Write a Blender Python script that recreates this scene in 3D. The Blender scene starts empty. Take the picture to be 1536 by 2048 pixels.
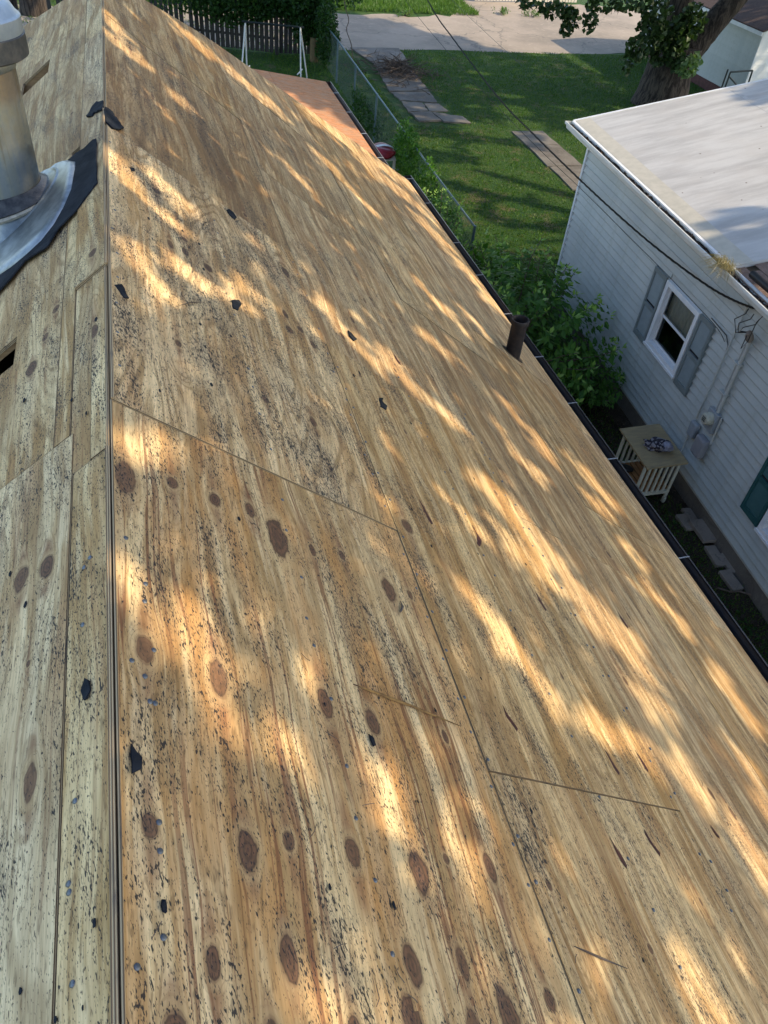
import bpy, bmesh, math, random
import numpy as np
from mathutils import Vector, Matrix, Quaternion
random.seed(7)
RNG = np.random.default_rng(11)
SC = bpy.context.scene
COL = SC.collection

# ------------------------------------------------------------------ camera, world, sun, exposure
cam_d = bpy.data.cameras.new('camera')
cam = bpy.data.objects.new('camera', cam_d)
COL.objects.link(cam)
RR = ((0.96324053, -0.25580026, 0.08206043), (-0.12093654, -0.68566718, -0.71779863), (0.23987922, 0.68148863, -0.69139801))
m = Matrix(((RR[0][0], -RR[1][0], -RR[2][0], 0.2022), (RR[0][1], -RR[1][1], -RR[2][1], 0.0),
            (RR[0][2], -RR[1][2], -RR[2][2], 1.4013), (0, 0, 0, 1)))
cam.matrix_world = m
cam_d.sensor_fit = 'VERTICAL'
cam_d.sensor_height = 24.0
cam_d.lens = 24.0 * 1523.23 / 2048.0
cam_d.clip_start = 0.05
cam_d.clip_end = 2000
SC.camera = cam

SUN_EL, SUN_AZ = math.radians(35.5), math.radians(111)      # azimuth clockwise from +Y
SUN = Vector((math.cos(SUN_EL) * math.sin(SUN_AZ), math.cos(SUN_EL) * math.cos(SUN_AZ), math.sin(SUN_EL)))
world = bpy.data.worlds.new('World')
SC.world = world
world.use_nodes = True
wn = world.node_tree
sky = wn.nodes.new('ShaderNodeTexSky')
sky.sky_type = 'NISHITA'
sky.sun_disc = False
sky.sun_elevation = SUN_EL
sky.sun_rotation = SUN_AZ
sky.air_density = 1.0
sky.dust_density = 1.0
bg = wn.nodes['Background']
bg.inputs['Strength'].default_value = 0.15
wn.links.new(sky.outputs['Color'], bg.inputs['Color'])
sun_d = bpy.data.lights.new('sun', 'SUN')
sun_d.energy = 2.3
sun_d.angle = math.radians(0.65)
sun_d.color = (1.0, 0.83, 0.58)
sun = bpy.data.objects.new('sun', sun_d)
COL.objects.link(sun)
sun.rotation_euler = SUN.to_track_quat('Z', 'Y').to_euler()
sun.location = (20, -20, 20)
SC.view_settings.view_transform = 'Standard'
SC.view_settings.look = 'None'
SC.view_settings.gamma = 1
SC.view_settings.exposure = 1.48
SC.view_settings.use_curve_mapping = False
SC.render.engine = 'CYCLES'

# ------------------------------------------------------------------ node helper
class NB:
    def __init__(s, name):
        s.m = bpy.data.materials.new(name)
        s.m.use_nodes = True
        s.t = s.m.node_tree
        s.b = s.t.nodes['Principled BSDF']
        s.b.inputs['Specular IOR Level'].default_value = 0.3
    def n(s, typ, **kw):
        nd = s.t.nodes.new(typ)
        for k, v in kw.items(): setattr(nd, k, v)
        return nd
    def put(s, inp, v):
        if isinstance(v, bpy.types.NodeSocket): s.t.links.new(v, inp)
        elif isinstance(v, (tuple, list)) and inp.type == 'RGBA': inp.default_value = (*v[:3], 1)
        else: inp.default_value = v
    def mth(s, op, a, b=0.0, c=None, clamp=False):
        nd = s.n('ShaderNodeMath', operation=op, use_clamp=clamp)
        s.put(nd.inputs[0], a); s.put(nd.inputs[1], b)
        if c is not None: s.put(nd.inputs[2], c)
        return nd.outputs[0]
    def add(s, a, b): return s.mth('ADD', a, b)
    def sub(s, a, b): return s.mth('SUBTRACT', a, b)
    def mul(s, a, b): return s.mth('MULTIPLY', a, b)
    def ss(s, v, lo, hi, a=0.0, b=1.0):
        nd = s.n('ShaderNodeMapRange', interpolation_type='SMOOTHSTEP')
        s.put(nd.inputs['Value'], v); nd.inputs['From Min'].default_value = lo; nd.inputs['From Max'].default_value = hi
        nd.inputs['To Min'].default_value = a; nd.inputs['To Max'].default_value = b
        return nd.outputs[0]
    def mix(s, f, a, b, typ='MIX'):
        nd = s.n('ShaderNodeMix', data_type='RGBA', blend_type=typ)
        s.put(nd.inputs[0], f); s.put(nd.inputs[6], a); s.put(nd.inputs[7], b)
        return nd.outputs[2]
    def sep(s, v):
        nd = s.n('ShaderNodeSeparateXYZ'); s.put(nd.inputs[0], v); return nd.outputs
    def comb(s, x, y, z=0.0):
        nd = s.n('ShaderNodeCombineXYZ')
        for i, q in enumerate((x, y, z)): s.put(nd.inputs[i], q)
        return nd.outputs[0]
    def noise(s, vec, sc=1.0, det=2.0, rough=0.5, dist=0.0, out=0):
        nd = s.n('ShaderNodeTexNoise')
        s.put(nd.inputs['Vector'], vec); nd.inputs['Scale'].default_value = sc
        nd.inputs['Detail'].default_value = det; nd.inputs['Roughness'].default_value = rough
        nd.inputs['Distortion'].default_value = dist
        return nd.outputs[out]
    def vor(s, vec, sc=1.0, out='Distance', feature='F1', rnd=1.0):
        nd = s.n('ShaderNodeTexVoronoi', feature=feature)
        s.put(nd.inputs['Vector'], vec); nd.inputs['Scale'].default_value = sc; nd.inputs['Randomness'].default_value = rnd
        return nd.outputs[out]
    def ocoord(s): return s.n('ShaderNodeTexCoord').outputs['Object']
    def pos(s): return s.n('ShaderNodeNewGeometry').outputs['Position']
    def island(s): return s.n('ShaderNodeNewGeometry').outputs['Random Per Island']
    def orand(s): return s.n('ShaderNodeObjectInfo').outputs['Random']
    def vscale(s, v, sx, sy, sz=1.0):
        nd = s.n('ShaderNodeVectorMath', operation='MULTIPLY'); s.put(nd.inputs[0], v); nd.inputs[1].default_value = (sx, sy, sz)
        return nd.outputs[0]
    def vadd(s, a, b):
        nd = s.n('ShaderNodeVectorMath', operation='ADD'); s.put(nd.inputs[0], a); s.put(nd.inputs[1], b); return nd.outputs[0]
    def attr(s, name, typ='GEOMETRY', out='Fac'):
        nd = s.n('ShaderNodeAttribute', attribute_type=typ, attribute_name=name); return nd.outputs[out]
    def bump(s, h, strength=0.3, dist=0.01):
        nd = s.n('ShaderNodeBump'); nd.inputs['Strength'].default_value = strength; nd.inputs['Distance'].default_value = dist
        s.put(nd.inputs['Height'], h); s.t.links.new(nd.outputs[0], s.b.inputs['Normal'])
    def fin(s, col, rough=0.8, **kw):
        s.put(s.b.inputs['Base Color'], col); s.put(s.b.inputs['Roughness'], rough)
        for k, v in kw.items(): s.put(s.b.inputs[k], v)
        return s.m

def plain(name, c1, c2, scale=6.0, rough=0.7, bump=0.2, det=4.0, metallic=0.0, spec=0.3, stretch=(1, 1, 1)):
    b = NB(name)
    v = b.vscale(b.ocoord(), *stretch)
    n = b.noise(v, scale, det, 0.6)
    col = b.mix(b.ss(n, 0.3, 0.7), c1, c2)
    if bump: b.bump(b.noise(v, scale * 6, 3), bump, 0.004)
    b.b.inputs['Specular IOR Level'].default_value = spec
    return b.fin(col, rough, Metallic=metallic)

# ------------------------------------------------------------------ plywood material (roof-frame coordinates: x across, y along the grain)
def make_plywood():
    b = NB('weathered_plywood')
    P = b.ocoord()
    rnd = b.orand()
    off = b.comb(b.mul(rnd, 37.0), b.mul(rnd, 91.0), b.mul(rnd, 13.0))
    x, y, _ = b.sep(P)
    K = b.sep(b.attr('knot', out='Vector'))
    has = b.mth('GREATER_THAN', K[2], 0.0001)
    r = b.mth('MAXIMUM', K[2], 0.004)
    dx = b.sub(x, K[0]); dy = b.sub(y, K[1])
    wob = b.noise(b.vscale(P, 30, 20), 1.0, 2)
    wob = b.mul(b.sub(wob, 0.5), 0.8)
    hsh = b.mth('FRACT', b.mul(b.mth('ABSOLUTE', b.add(K[0], b.mul(K[1], 3.7))), 917.0))
    hsh2 = b.mth('FRACT', b.mul(hsh, 37.3))
    ex = b.mth('DIVIDE', dx, r); ey = b.mth('DIVIDE', b.mul(dy, b.add(0.42, b.mul(hsh, 0.36))), r)
    d = b.mth('SQRT', b.add(b.mul(ex, ex), b.mul(ey, ey)))
    dw = b.add(d, wob)
    # grain field pushed aside round the knots
    kf = b.mth('MAXIMUM', b.attr('kf'), 0.05)
    mx_ = b.mth('DIVIDE', dx, b.add(b.mul(r, 2.6), 0.05)); my_ = b.mul(dy, 1 / 0.34)
    md = b.mth('DIVIDE', b.mth('SQRT', b.add(b.mul(mx_, mx_), b.mul(my_, my_))), kf)
    fade = b.mul(b.ss(md, 1.0, 0.55), has)
    ylong = b.mul(dy, 0.22); edl = b.mth('DIVIDE', ylong, r)
    pushl = b.mul(b.mth('EXPONENT', b.mul(b.add(b.mul(b.mul(ex, ex), 0.2), b.mul(edl, edl)), -1.0)), fade)
    sgn = b.mul(dx, b.mul(pushl, -0.6))
    lowf = b.noise(b.vadd(b.vscale(P, 1.6, 0.8), off), 1.0, 2)
    xw = b.add(b.add(x, sgn), b.mul(b.sub(lowf, 0.5), 0.16))
    G = b.vadd(b.comb(xw, y, 0.0), off)
    pale = b.attr('pale', 'OBJECT'); warm = b.attr('warm', 'OBJECT'); specky = b.attr('speckle', 'OBJECT'); brown = b.attr('brown', 'OBJECT')
    # broad veneer bands
    band = b.noise(b.vscale(G, 13, 0.9), 1.0, 4, 0.62)
    band2 = b.noise(b.vscale(G, 46, 1.6), 1.0, 3, 0.6)
    band3 = b.noise(b.vscale(G, 8.5, 0.6), 1.7, 3, 0.6)
    c = b.mix(b.ss(band, 0.44, 0.57), (0.80, 0.65, 0.42), (0.44, 0.30, 0.155))
    c = b.mix(b.mul(b.ss(band3, 0.52, 0.60), 0.55), c, (0.50, 0.315, 0.165))
    c = b.mix(b.mul(b.ss(band3, 0.44, 0.38), 0.5), c, (0.84, 0.71, 0.50))
    c = b.mix(b.mul(b.ss(band2, 0.42, 0.66), 0.42), c, (0.34, 0.22, 0.105))
    # silver weathering in broad patches
    wea = b.noise(b.vadd(b.vscale(P, 3.2, 1.7), off), 1.0, 3, 0.6)
    c = b.mix(b.mul(b.ss(wea, 0.40, 0.66), b.add(b.mul(pale, 0.45), 0.22)), c, (0.66, 0.545, 0.37))
    # cathedral contour lines
    con = b.noise(b.vscale(G, 3.0, 0.55), 1.0, 1.5, 0.5)
    rings = b.mth('SINE', b.add(b.mul(con, 150.0), b.mul(b.mth('MINIMUM', dw, 9.0), b.mul(fade, 2.4))))
    rmask = b.ss(b.noise(b.vadd(b.vscale(P, 2.2, 1.1), off), 1.0, 2), 0.34, 0.54)
    rk = b.mul(b.mul(b.ss(rings, 0.1, 1.0), rmask), b.add(b.mul(pale, 0.42), 0.24))
    c = b.mix(rk, c, (0.27, 0.18, 0.09))
    # orange resin stain
    st = b.noise(b.vscale(G, 10, 0.8), 1.0, 3, 0.55)
    st2 = b.noise(b.vadd(b.vscale(P, 3.5, 1.5), off), 1.7, 2)
    so = b.mul(b.ss(b.add(b.mul(st, 0.6), b.mul(st2, 0.4)), 0.47, 0.60), warm)
    c = b.mix(b.mul(so, 0.50), c, (0.52, 0.27, 0.10))
    # narrow red-brown streaks
    rs = b.noise(b.vscale(G, 24, 0.42), 1.0, 2.5, 0.55)
    rs = b.mth('ABSOLUTE', b.sub(rs, 0.52))
    line = b.mul(b.ss(rs, 0.034, 0.004), b.ss(b.noise(b.vscale(G, 7, 1.3), 1.0, 2), 0.34, 0.54))
    c = b.mix(b.mul(line, b.add(b.mul(warm, 0.62), 0.24)), c, (0.19, 0.08, 0.045))
    c = b.mix(b.mul(b.ss(b.noise(b.vscale(G, 8, 0.5), 1.0, 3), 0.45, 0.7), b.mul(brown, 0.8)), c, (0.25, 0.16, 0.09))
    c = b.mix(b.mul(b.ss(b.noise(b.vscale(G, 52, 7), 1.0, 3, 0.65), 0.54, 0.70), 0.28), c, (0.185, 0.115, 0.055))
    c = b.mix(b.mul(b.ss(b.noise(b.vscale(G, 140, 22), 1.0, 2, 0.6), 0.56, 0.68), 0.5), c, (0.12, 0.075, 0.04))
    c = b.mix(b.mul(brown, 0.75), c, b.mix(1.0, c, (0.60, 0.52, 0.41), 'MULTIPLY'))
    c = b.mix(0.8, c, b.mix(1.0, c, (1.0, 0.945, 0.83), 'MULTIPLY'))
    hv = b.n('ShaderNodeHueSaturation'); b.put(hv.inputs['Color'], c); b.put(hv.inputs['Value'], b.add(0.90, b.mul(rnd, 0.2))); b.put(hv.inputs['Saturation'], b.add(0.98, b.mul(b.mth('FRACT', b.mul(rnd, 7.7)), 0.10)))
    c = hv.outputs[0]
    c = b.mix(1.0, c, (1.09, 1.045, 0.955), 'MULTIPLY')
    c = b.mix(b.mul(pale, 0.5), c, b.mix(1.0, c, (1.16, 1.14, 1.18), 'MULTIPLY'))
    # knots
    tail = b.mul(b.mth('EXPONENT', b.mul(b.mth('ABSOLUTE', ey), -0.17)), b.mth('EXPONENT', b.mul(b.mul(ex, ex), -1.6)))
    tail = b.mul(tail, fade)
    c = b.mix(b.mul(tail, 0.92), c, (0.22, 0.095, 0.045))
    halo = b.mul(b.ss(dw, 2.1, 1.1), has)
    hl = b.mul(b.mul(b.ss(b.mth('SINE', b.mul(dw, 17.0)), 0.3, 0.95), b.ss(dw, 2.5, 1.3)), fade)
    c = b.mix(b.mul(hl, 0.55), c, (0.27, 0.15, 0.07))
    c = b.mix(b.mul(halo, 0.5), c, (0.60, 0.41, 0.19))
    kr = b.mth('SINE', b.mul(dw, 16.0))
    kc = b.mix(b.ss(kr, -0.6, 1.0), (0.14, 0.062, 0.036), (0.06, 0.028, 0.02))
    kc = b.mix(b.ss(dw, 0.35, 0.0), kc, (0.085, 0.035, 0.028))
    kc = b.mix(b.mul(hsh2, 0.6), kc, (0.24, 0.125, 0.06))
    kc = b.mix(b.mul(b.ss(b.noise(b.vscale(P, 90, 40), 1.0, 3), 0.5, 0.65), 0.5), kc, (0.055, 0.032, 0.026))
    ko = b.mul(b.ss(dw, 1.06, 0.90), has)
    c = b.mix(b.mul(b.ss(b.mth('ABSOLUTE', b.sub(dw, 1.06)), 0.13, 0.0), b.mul(has, b.add(0.25, b.mul(hsh, 0.5)))), c, (0.15, 0.075, 0.04))
    c = b.mix(b.mul(ko, 0.88), c, kc)
    # fine fibre grain
    fib = b.noise(b.vscale(G, 330, 14), 1.0, 2)
    c = b.mix(b.ss(fib, 0.3, 0.72, 0.0, 0.38), c, b.mix(1.0, c, (0.52, 0.48, 0.42), 'MULTIPLY'))
    # black tar specks, drawn out along the grain, gathered in streaks
    sk = b.comb(b.add(x, b.mul(y, 0.16)), b.sub(y, b.mul(x, 0.1)), 0.0)
    sk = b.vadd(sk, off)
    dens = b.noise(b.vscale(sk, 11, 1.8), 1.0, 3, 0.62)
    dens2 = b.noise(b.vscale(sk, 3.1, 2.4), 1.3, 3)
    th = b.add(b.mul(dens, 0.62), b.mul(dens2, 0.42))
    th = b.add(th, b.mul(specky, 0.16))
    c = b.mix(b.mul(b.ss(th, 0.56, 0.78), 0.18), c, (0.15, 0.14, 0.125))
    s1 = b.noise(b.vscale(sk, 200, 66), 1.0, 1.6, 0.6)
    v1 = b.add(s1, b.mul(th, 0.62))
    sp = b.ss(v1, 0.985, 1.03)
    s2 = b.noise(b.vscale(sk, 80, 36), 1.0, 3.0, 0.65)
    v2 = b.add(s2, b.mul(th, 0.5))
    sp2 = b.ss(v2, 1.01, 1.05)
    s3 = b.noise(b.vscale(sk, 420, 110), 1.0, 1.0)
    sp3 = b.mul(b.ss(b.add(s3, b.mul(th, 0.5)), 0.925, 0.975), 0.85)
    # thin stray hair scratches
    rot = b.n('ShaderNodeVectorRotate', rotation_type='Z_AXIS'); b.put(rot.inputs['Vector'], sk)
    b.put(rot.inputs['Angle'], b.mul(b.vor(sk, 7.0, 'Color'), 6.0))
    sc = b.noise(b.vscale(rot.outputs[0], 190, 9), 1.0, 1.0)
    scr = b.mul(b.ss(sc, 0.80, 0.84), 0.8)
    dark = b.mth('MAXIMUM', b.mth('MAXIMUM', sp, sp2), b.mth('MAXIMUM', sp3, scr))
    dark = b.mth('MINIMUM', dark, 1.0)
    c = b.mix(b.mul(dark, 0.93), c, (0.020, 0.019, 0.020))
    pass
    hgt = b.sub(b.add(b.mul(fib, 0.35), b.mul(rings, 0.08)), b.mul(dark, -0.5))
    b.bump(hgt, 0.45, 0.0022)
    return b.fin(c, 0.78)
PLY = make_plywood()

def make_edge():
    b = NB('plywood_edge')
    x, y, z = b.sep(b.ocoord())
    ply = b.mth('SINE', b.mul(z, 1150.0))
    n = b.noise(b.vscale(b.ocoord(), 20, 3.5, 20), 1.0, 4, 0.65)
    c = b.mix(b.ss(ply, -0.25, 0.25), (0.52, 0.37, 0.20), (0.17, 0.11, 0.06))
    c = b.mix(b.ss(n, 0.56, 0.70), c, (0.10, 0.08, 0.065))
    b.bump(ply, 0.5, 0.002)
    return b.fin(c, 0.85)
EDGE = make_edge()

def make_osb():
    b = NB('reddish_sheathing')
    P = b.ocoord()
    v = b.vor(b.vscale(P, 16, 40), 1.0, 'Color')
    x = b.sep(v)[0]
    c = b.mix(x, (0.60, 0.25, 0.095), (0.38, 0.16, 0.065))
    n = b.noise(b.vscale(P, 4, 9), 1.0, 4, 0.65)
    c = b.mix(b.ss(n, 0.35, 0.7), c, (0.46, 0.27, 0.15))
    n2 = b.noise(b.vscale(P, 30, 70), 1.0, 3, 0.6)
    c = b.mix(b.ss(n2, 0.64, 0.70), c, (0.06, 0.035, 0.03))
    b.bump(n2, 0.3, 0.003)
    return b.fin(c, 0.8)
OSB = make_osb()

def make_felt():
    b = NB('tar_felt')
    n = b.noise(b.ocoord(), 60, 4, 0.6)
    n2 = b.noise(b.ocoord(), 9, 3, 0.6)
    c = b.mix(b.ss(n2, 0.3, 0.7), (0.012, 0.014, 0.018), (0.026, 0.029, 0.035))
    b.bump(b.add(n, b.mul(n2, 2.0)), 0.5, 0.004)
    b.b.inputs['Specular IOR Level'].default_value = 0.12
    return b.fin(c, 0.9)
FELT = make_felt()

def make_galv():
    b = NB('stained_galvanised_steel')
    P = b.ocoord()
    x, y, z = b.sep(P)
    st = b.noise(b.vscale(P, 16, 16, 1.3), 1.0, 4, 0.6)
    n = b.noise(P, 30, 4, 0.6)
    c = b.mix(b.ss(st, 0.42, 0.6), (0.30, 0.32, 0.32), (0.37, 0.36, 0.30))
    c = b.mix(b.mul(b.ss(st, 0.60, 0.70), 0.5), c, (0.20, 0.14, 0.08))
    c = b.mix(b.mul(b.ss(n, 0.45, 0.75), 0.6), c, (0.22, 0.26, 0.27))
    c = b.mix(b.mul(b.ss(z, 0.265, 0.34), 0.45), c, (0.24, 0.13, 0.06))
    rg = b.ss(n, 0.2, 0.8, 0.34, 0.58)
    b.bump(b.add(n, st), 0.12, 0.004)
    return b.fin(c, rg, Metallic=0.85)
GALV = make_galv()
CAPM = plain('sky_tinted_cap', (0.42, 0.47, 0.50), (0.32, 0.37, 0.41), 14, 0.42, 0.1, metallic=0.5)  # bluish sky reflection put into the cap's base colour
FLASHM = plain('dull_sheet_metal', (0.34, 0.36, 0.37), (0.17, 0.19, 0.20), 11, 0.42, 0.1, metallic=0.8)
SEAL = plain('black_sealant', (0.022, 0.023, 0.028), (0.075, 0.075, 0.075), 22, 0.4, 0.5)
IRON = plain('rusty_cast_iron', (0.012, 0.010, 0.010), (0.03, 0.02, 0.017), 18, 0.6, 0.4)
NAIL = plain('grey_nail_head', (0.10, 0.11, 0.13), (0.20, 0.21, 0.22), 60, 0.45, 0.1, metallic=0.6)
DARKIN = plain('unlit_attic_wood', (0.05, 0.035, 0.02), (0.09, 0.06, 0.035), 8, 0.9, 0.1)  # attic darkness put into the wood colour
RAFT = plain('rafter_wood', (0.36, 0.22, 0.10), (0.26, 0.15, 0.07), 12, 0.8, 0.2, stretch=(1, 6, 6))
GUTM = plain('dark_gutter_paint', (0.020, 0.020, 0.026), (0.035, 0.028, 0.026), 9, 0.33, 0.06, spec=0.5)
BRNGUT = plain('brown_gutter_paint', (0.055, 0.032, 0.024), (0.09, 0.06, 0.05), 9, 0.4, 0.06, spec=0.5)
HANG = plain('bare_metal_strap', (0.40, 0.40, 0.41), (0.28, 0.28, 0.29), 20, 0.4, 0.0, metallic=0.4)
WALLM = plain('old_house_wall', (0.35, 0.33, 0.28), (0.28, 0.26, 0.22), 4, 0.8, 0.1)

def make_vinyl(name, c1, c2):
    b = NB(name)
    P = b.ocoord()
    n = b.noise(P, 1.3, 4, 0.6); n2 = b.noise(b.vscale(P, 1.2, 9, 9), 1.0, 4, 0.65)
    c = b.mix(b.ss(n, 0.35, 0.7), c1, c2)
    c = b.mix(b.mul(b.ss(n2, 0.5, 0.75), 0.45), c, (0.30, 0.31, 0.25))
    rj = b.sub(b.mul(b.orand(), 0.08), 0.04)
    hs = b.n('ShaderNodeHueSaturation'); b.put(hs.inputs['Color'], c); b.put(hs.inputs['Value'], b.add(rj, 1.0))
    b.bump(b.noise(b.vscale(P, 3, 60, 60), 1.0, 3), 0.12, 0.003)
    return b.fin(hs.outputs[0], 0.5)
VINYL = make_vinyl('pale_vinyl_siding', (0.46, 0.485, 0.465), (0.40, 0.43, 0.42))
TRIM = plain('white_trim', (0.78, 0.79, 0.80), (0.68, 0.70, 0.72), 5, 0.4, 0.03)
GUTW = plain('white_gutter', (0.70, 0.71, 0.68), (0.55, 0.56, 0.52), 4, 0.45, 0.05, stretch=(3, .6, 3))
SHUT = plain('grey_green_shutter', (0.20, 0.235, 0.235), (0.17, 0.20, 0.205), 8, 0.5, 0.05)
TEAL = plain('dark_teal_shutter', (0.022, 0.085, 0.085), (0.03, 0.10, 0.10), 8, 0.5, 0.05)
CURT = plain('net_curtain', (0.80, 0.84, 0.82), (0.62, 0.68, 0.67), 9, 0.9, 0.3, stretch=(8, 8, 1))
DARKROOM = plain('dark_room', (0.03, 0.028, 0.03), (0.02, 0.02, 0.022), 5, 0.9, 0)
def make_glass():
    b = NB('window_glass')
    for l in list(b.t.links): b.t.links.remove(l)
    out = b.t.nodes['Material Output']
    tr = b.n('ShaderNodeBsdfTransparent'); tr.inputs[0].default_value = (0.75, 0.8, 0.8, 1)
    gl = b.n('ShaderNodeBsdfGlossy'); gl.inputs['Roughness'].default_value = 0.03
    fr = b.n('ShaderNodeFresnel'); fr.inputs[0].default_value = 1.6
    mx = b.n('ShaderNodeMixShader'); b.t.links.new(fr.outputs[0], mx.inputs[0])
    b.t.links.new(tr.outputs[0], mx.inputs[1]); b.t.links.new(gl.outputs[0], mx.inputs[2])
    b.t.links.new(mx.outputs[0], out.inputs[0])
    return b.m
GLASS = make_glass()
def make_screen():
    b = NB('insect_screen'); 
    return b.fin((0.05, 0.045, 0.045), 0.6)
SCREEN = make_screen()
def make_membrane():
    b = NB('white_roof_membrane')
    P = b.ocoord()
    n = b.noise(b.vscale(P, 0.9, 5), 1.0, 5, 0.62)
    n2 = b.noise(P, 2.2, 4, 0.6)
    n3 = b.noise(P, 40, 3, 0.6)
    c = b.mix(b.ss(n, 0.35, 0.68), (0.56, 0.545, 0.525), (0.42, 0.405, 0.39))
    c = b.mix(b.mul(b.ss(n2, 0.45, 0.75), 0.5), c, (0.50, 0.47, 0.44))
    c = b.mix(b.mul(b.ss(n3, 0.62, 0.70), 0.3), c, (0.72, 0.71, 0.70))
    sp = b.vor(P, 3.3)
    c = b.mix(b.ss(sp, 0.055, 0.035), c, (0.13, 0.09, 0.07))
    b.bump(n2, 0.15, 0.02)
    return b.fin(c, 0.6)
MEMB = make_membrane()
MSTRIP = plain('stained_edge_strip', (0.55, 0.51, 0.43), (0.47, 0.44, 0.37), 7, 0.6, 0.1)
SHING = plain('brown_shingle', (0.17, 0.115, 0.09), (0.24, 0.17, 0.14), 50, 0.9, 0.5)
DEBRIS = plain('gutter_muck', (0.025, 0.018, 0.015), (0.06, 0.04, 0.03), 40, 0.9, 0.8)
METERM = plain('grey_meter_box', (0.30, 0.33, 0.36), (0.25, 0.28, 0.31), 10, 0.5, 0.05)
CONDM = plain('painted_conduit', (0.52, 0.53, 0.50), (0.42, 0.43, 0.41), 8, 0.5, 0.05)
CABLE = plain('black_cable', (0.012, 0.012, 0.013), (0.02, 0.02, 0.02), 8, 0.5, 0)
PALEW = plain('cream_painted_wood', (0.60, 0.58, 0.47), (0.50, 0.48, 0.38), 10, 0.6, 0.1)
TABLEW = plain('weathered_board', (0.40, 0.30, 0.16), (0.30, 0.235, 0.14), 5, 0.7, 0.15, stretch=(1, 4, 1))
SLATW = plain('orange_brown_slat', (0.36, 0.18, 0.07), (0.27, 0.13, 0.05), 9, 0.7, 0.15)
def make_bag():
    b = NB('patterned_dark_fabric')
    v = b.vor(b.ocoord(), 34, 'Color'); x = b.sep(v)[0]
    c = b.mix(b.ss(x, 0.60, 0.66), (0.022, 0.016, 0.028), (0.24, 0.22, 0.24))
    b.bump(b.noise(b.ocoord(), 20, 3), 0.6, 0.01)
    return b.fin(c, 0.5)
BAGM = make_bag()
SHINYBAG = plain('grey_plastic_film', (0.30, 0.30, 0.36), (0.14, 0.13, 0.18), 14, 0.3, 0.5)
REDBAG = plain('red_plastic_sack', (0.30, 0.022, 0.035), (0.20, 0.015, 0.03), 14, 0.35, 0.3)
WHITEP = plain('white_plastic', (0.66, 0.66, 0.64), (0.55, 0.55, 0.54), 9, 0.5, 0.05)
def make_concrete(name, c1, c2, c3, sc=1.0):
    b = NB(name)
    P = b.pos()
    n = b.noise(P, 0.7 * sc, 6, 0.65); n2 = b.noise(P, 9 * sc, 4, 0.65); n3 = b.noise(P, 70, 2)
    c = b.mix(b.ss(n, 0.35, 0.65), c1, c2)
    c = b.mix(b.mul(b.ss(n2, 0.5, 0.75), 0.6), c, c3)
    c = b.mix(b.mul(b.ss(n3, 0.5, 0.8), 0.5), c, b.mix(1.0, c, (0.6, 0.58, 0.55), 'MULTIPLY'))
    cr = b.vor(b.vadd(P, b.vscale(b.noise(P, 2.0, 4, out=1), 0.8, 0.8)), 0.45 * sc, 'Distance', 'DISTANCE_TO_EDGE')
    c = b.mix(b.mul(b.ss(cr, 0.012, 0.004), 0.5), c, (0.09, 0.085, 0.07))
    b.bump(b.add(n2, n3), 0.35, 0.01)
    return b.fin(c, 0.88)
ALLEY = make_concrete('worn_alley_concrete', (0.33, 0.27, 0.21), (0.24, 0.20, 0.155), (0.40, 0.335, 0.26), 0.6)
SLAB = make_concrete('grey_slab', (0.20, 0.18, 0.155), (0.12, 0.105, 0.09), (0.25, 0.215, 0.18), 1.5)
FOUND = make_concrete('foundation_block', (0.16, 0.15, 0.135), (0.12, 0.11, 0.10), (0.22, 0.20, 0.18), 2.0)
PAVER = make_concrete('pink_grey_paver', (0.27, 0.235, 0.20), (0.22, 0.19, 0.165), (0.30, 0.27, 0.24), 4.0)
def make_soil():
    b = NB('damp_soil')
    P = b.pos()
    n = b.noise(P, 5, 5, 0.7); n2 = b.noise(P, 45, 3)
    c = b.mix(b.ss(n, 0.35, 0.65), (0.028, 0.021, 0.015), (0.055, 0.042, 0.03))
    c = b.mix(b.mul(b.ss(n2, 0.6, 0.7), 0.6), c, (0.17, 0.13, 0.09))
    b.bump(b.add(n, n2), 0.8, 0.04)
    return b.fin(c, 0.95)
SOIL = make_soil()
def make_lawn():
    b = NB('lawn_green')
    P = b.pos()
    n = b.noise(P, 0.45, 5, 0.65); n2 = b.noise(P, 4, 5, 0.7); n3 = b.noise(P, 40, 3, 0.7)
    c = b.mix(b.ss(n, 0.35, 0.65), (0.024, 0.080, 0.008), (0.046, 0.105, 0.013))
    c = b.mix(b.mul(b.ss(n2, 0.5, 0.72), 0.6), c, (0.105, 0.11, 0.03))
    c = b.mix(b.mul(b.ss(n3, 0.4, 0.75), 0.6), c, (0.010, 0.026, 0.005))
    c = b.mix(b.mul(b.ss(b.noise(P, 1.3, 5, 0.7), 0.53, 0.66), 0.65), c, (0.15, 0.12, 0.06))
    b.bump(b.add(n2, n3), 0.9, 0.05)
    return b.fin(c, 0.9)
LAWN = make_lawn()
def make_leaf(name, dark, light, tip=None, trans=0.35):
    b = NB(name)
    i = b.island()
    c = b.mix(i, dark, light)
    if tip: c = b.mix(b.attr('tip_light'), c, tip)  # lighter shoot tips: new growth, and self-shadow contrast put into leaf colour
    for l in list(b.t.links):
        if l.to_node == b.t.nodes['Material Output']: b.t.links.remove(l)
    b.fin(c, 0.5)
    t = b.n('ShaderNodeBsdfTranslucent'); b.put(t.inputs[0], b.mix(1.0, c, (1.5, 1.6, 0.7), 'MULTIPLY'))
    mx = b.n('ShaderNodeMixShader'); mx.inputs[0].default_value = trans
    b.t.links.new(b.b.outputs[0], mx.inputs[1]); b.t.links.new(t.outputs[0], mx.inputs[2])
    b.t.links.new(mx.outputs[0], b.t.nodes['Material Output'].inputs[0])
    return b.m
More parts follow.
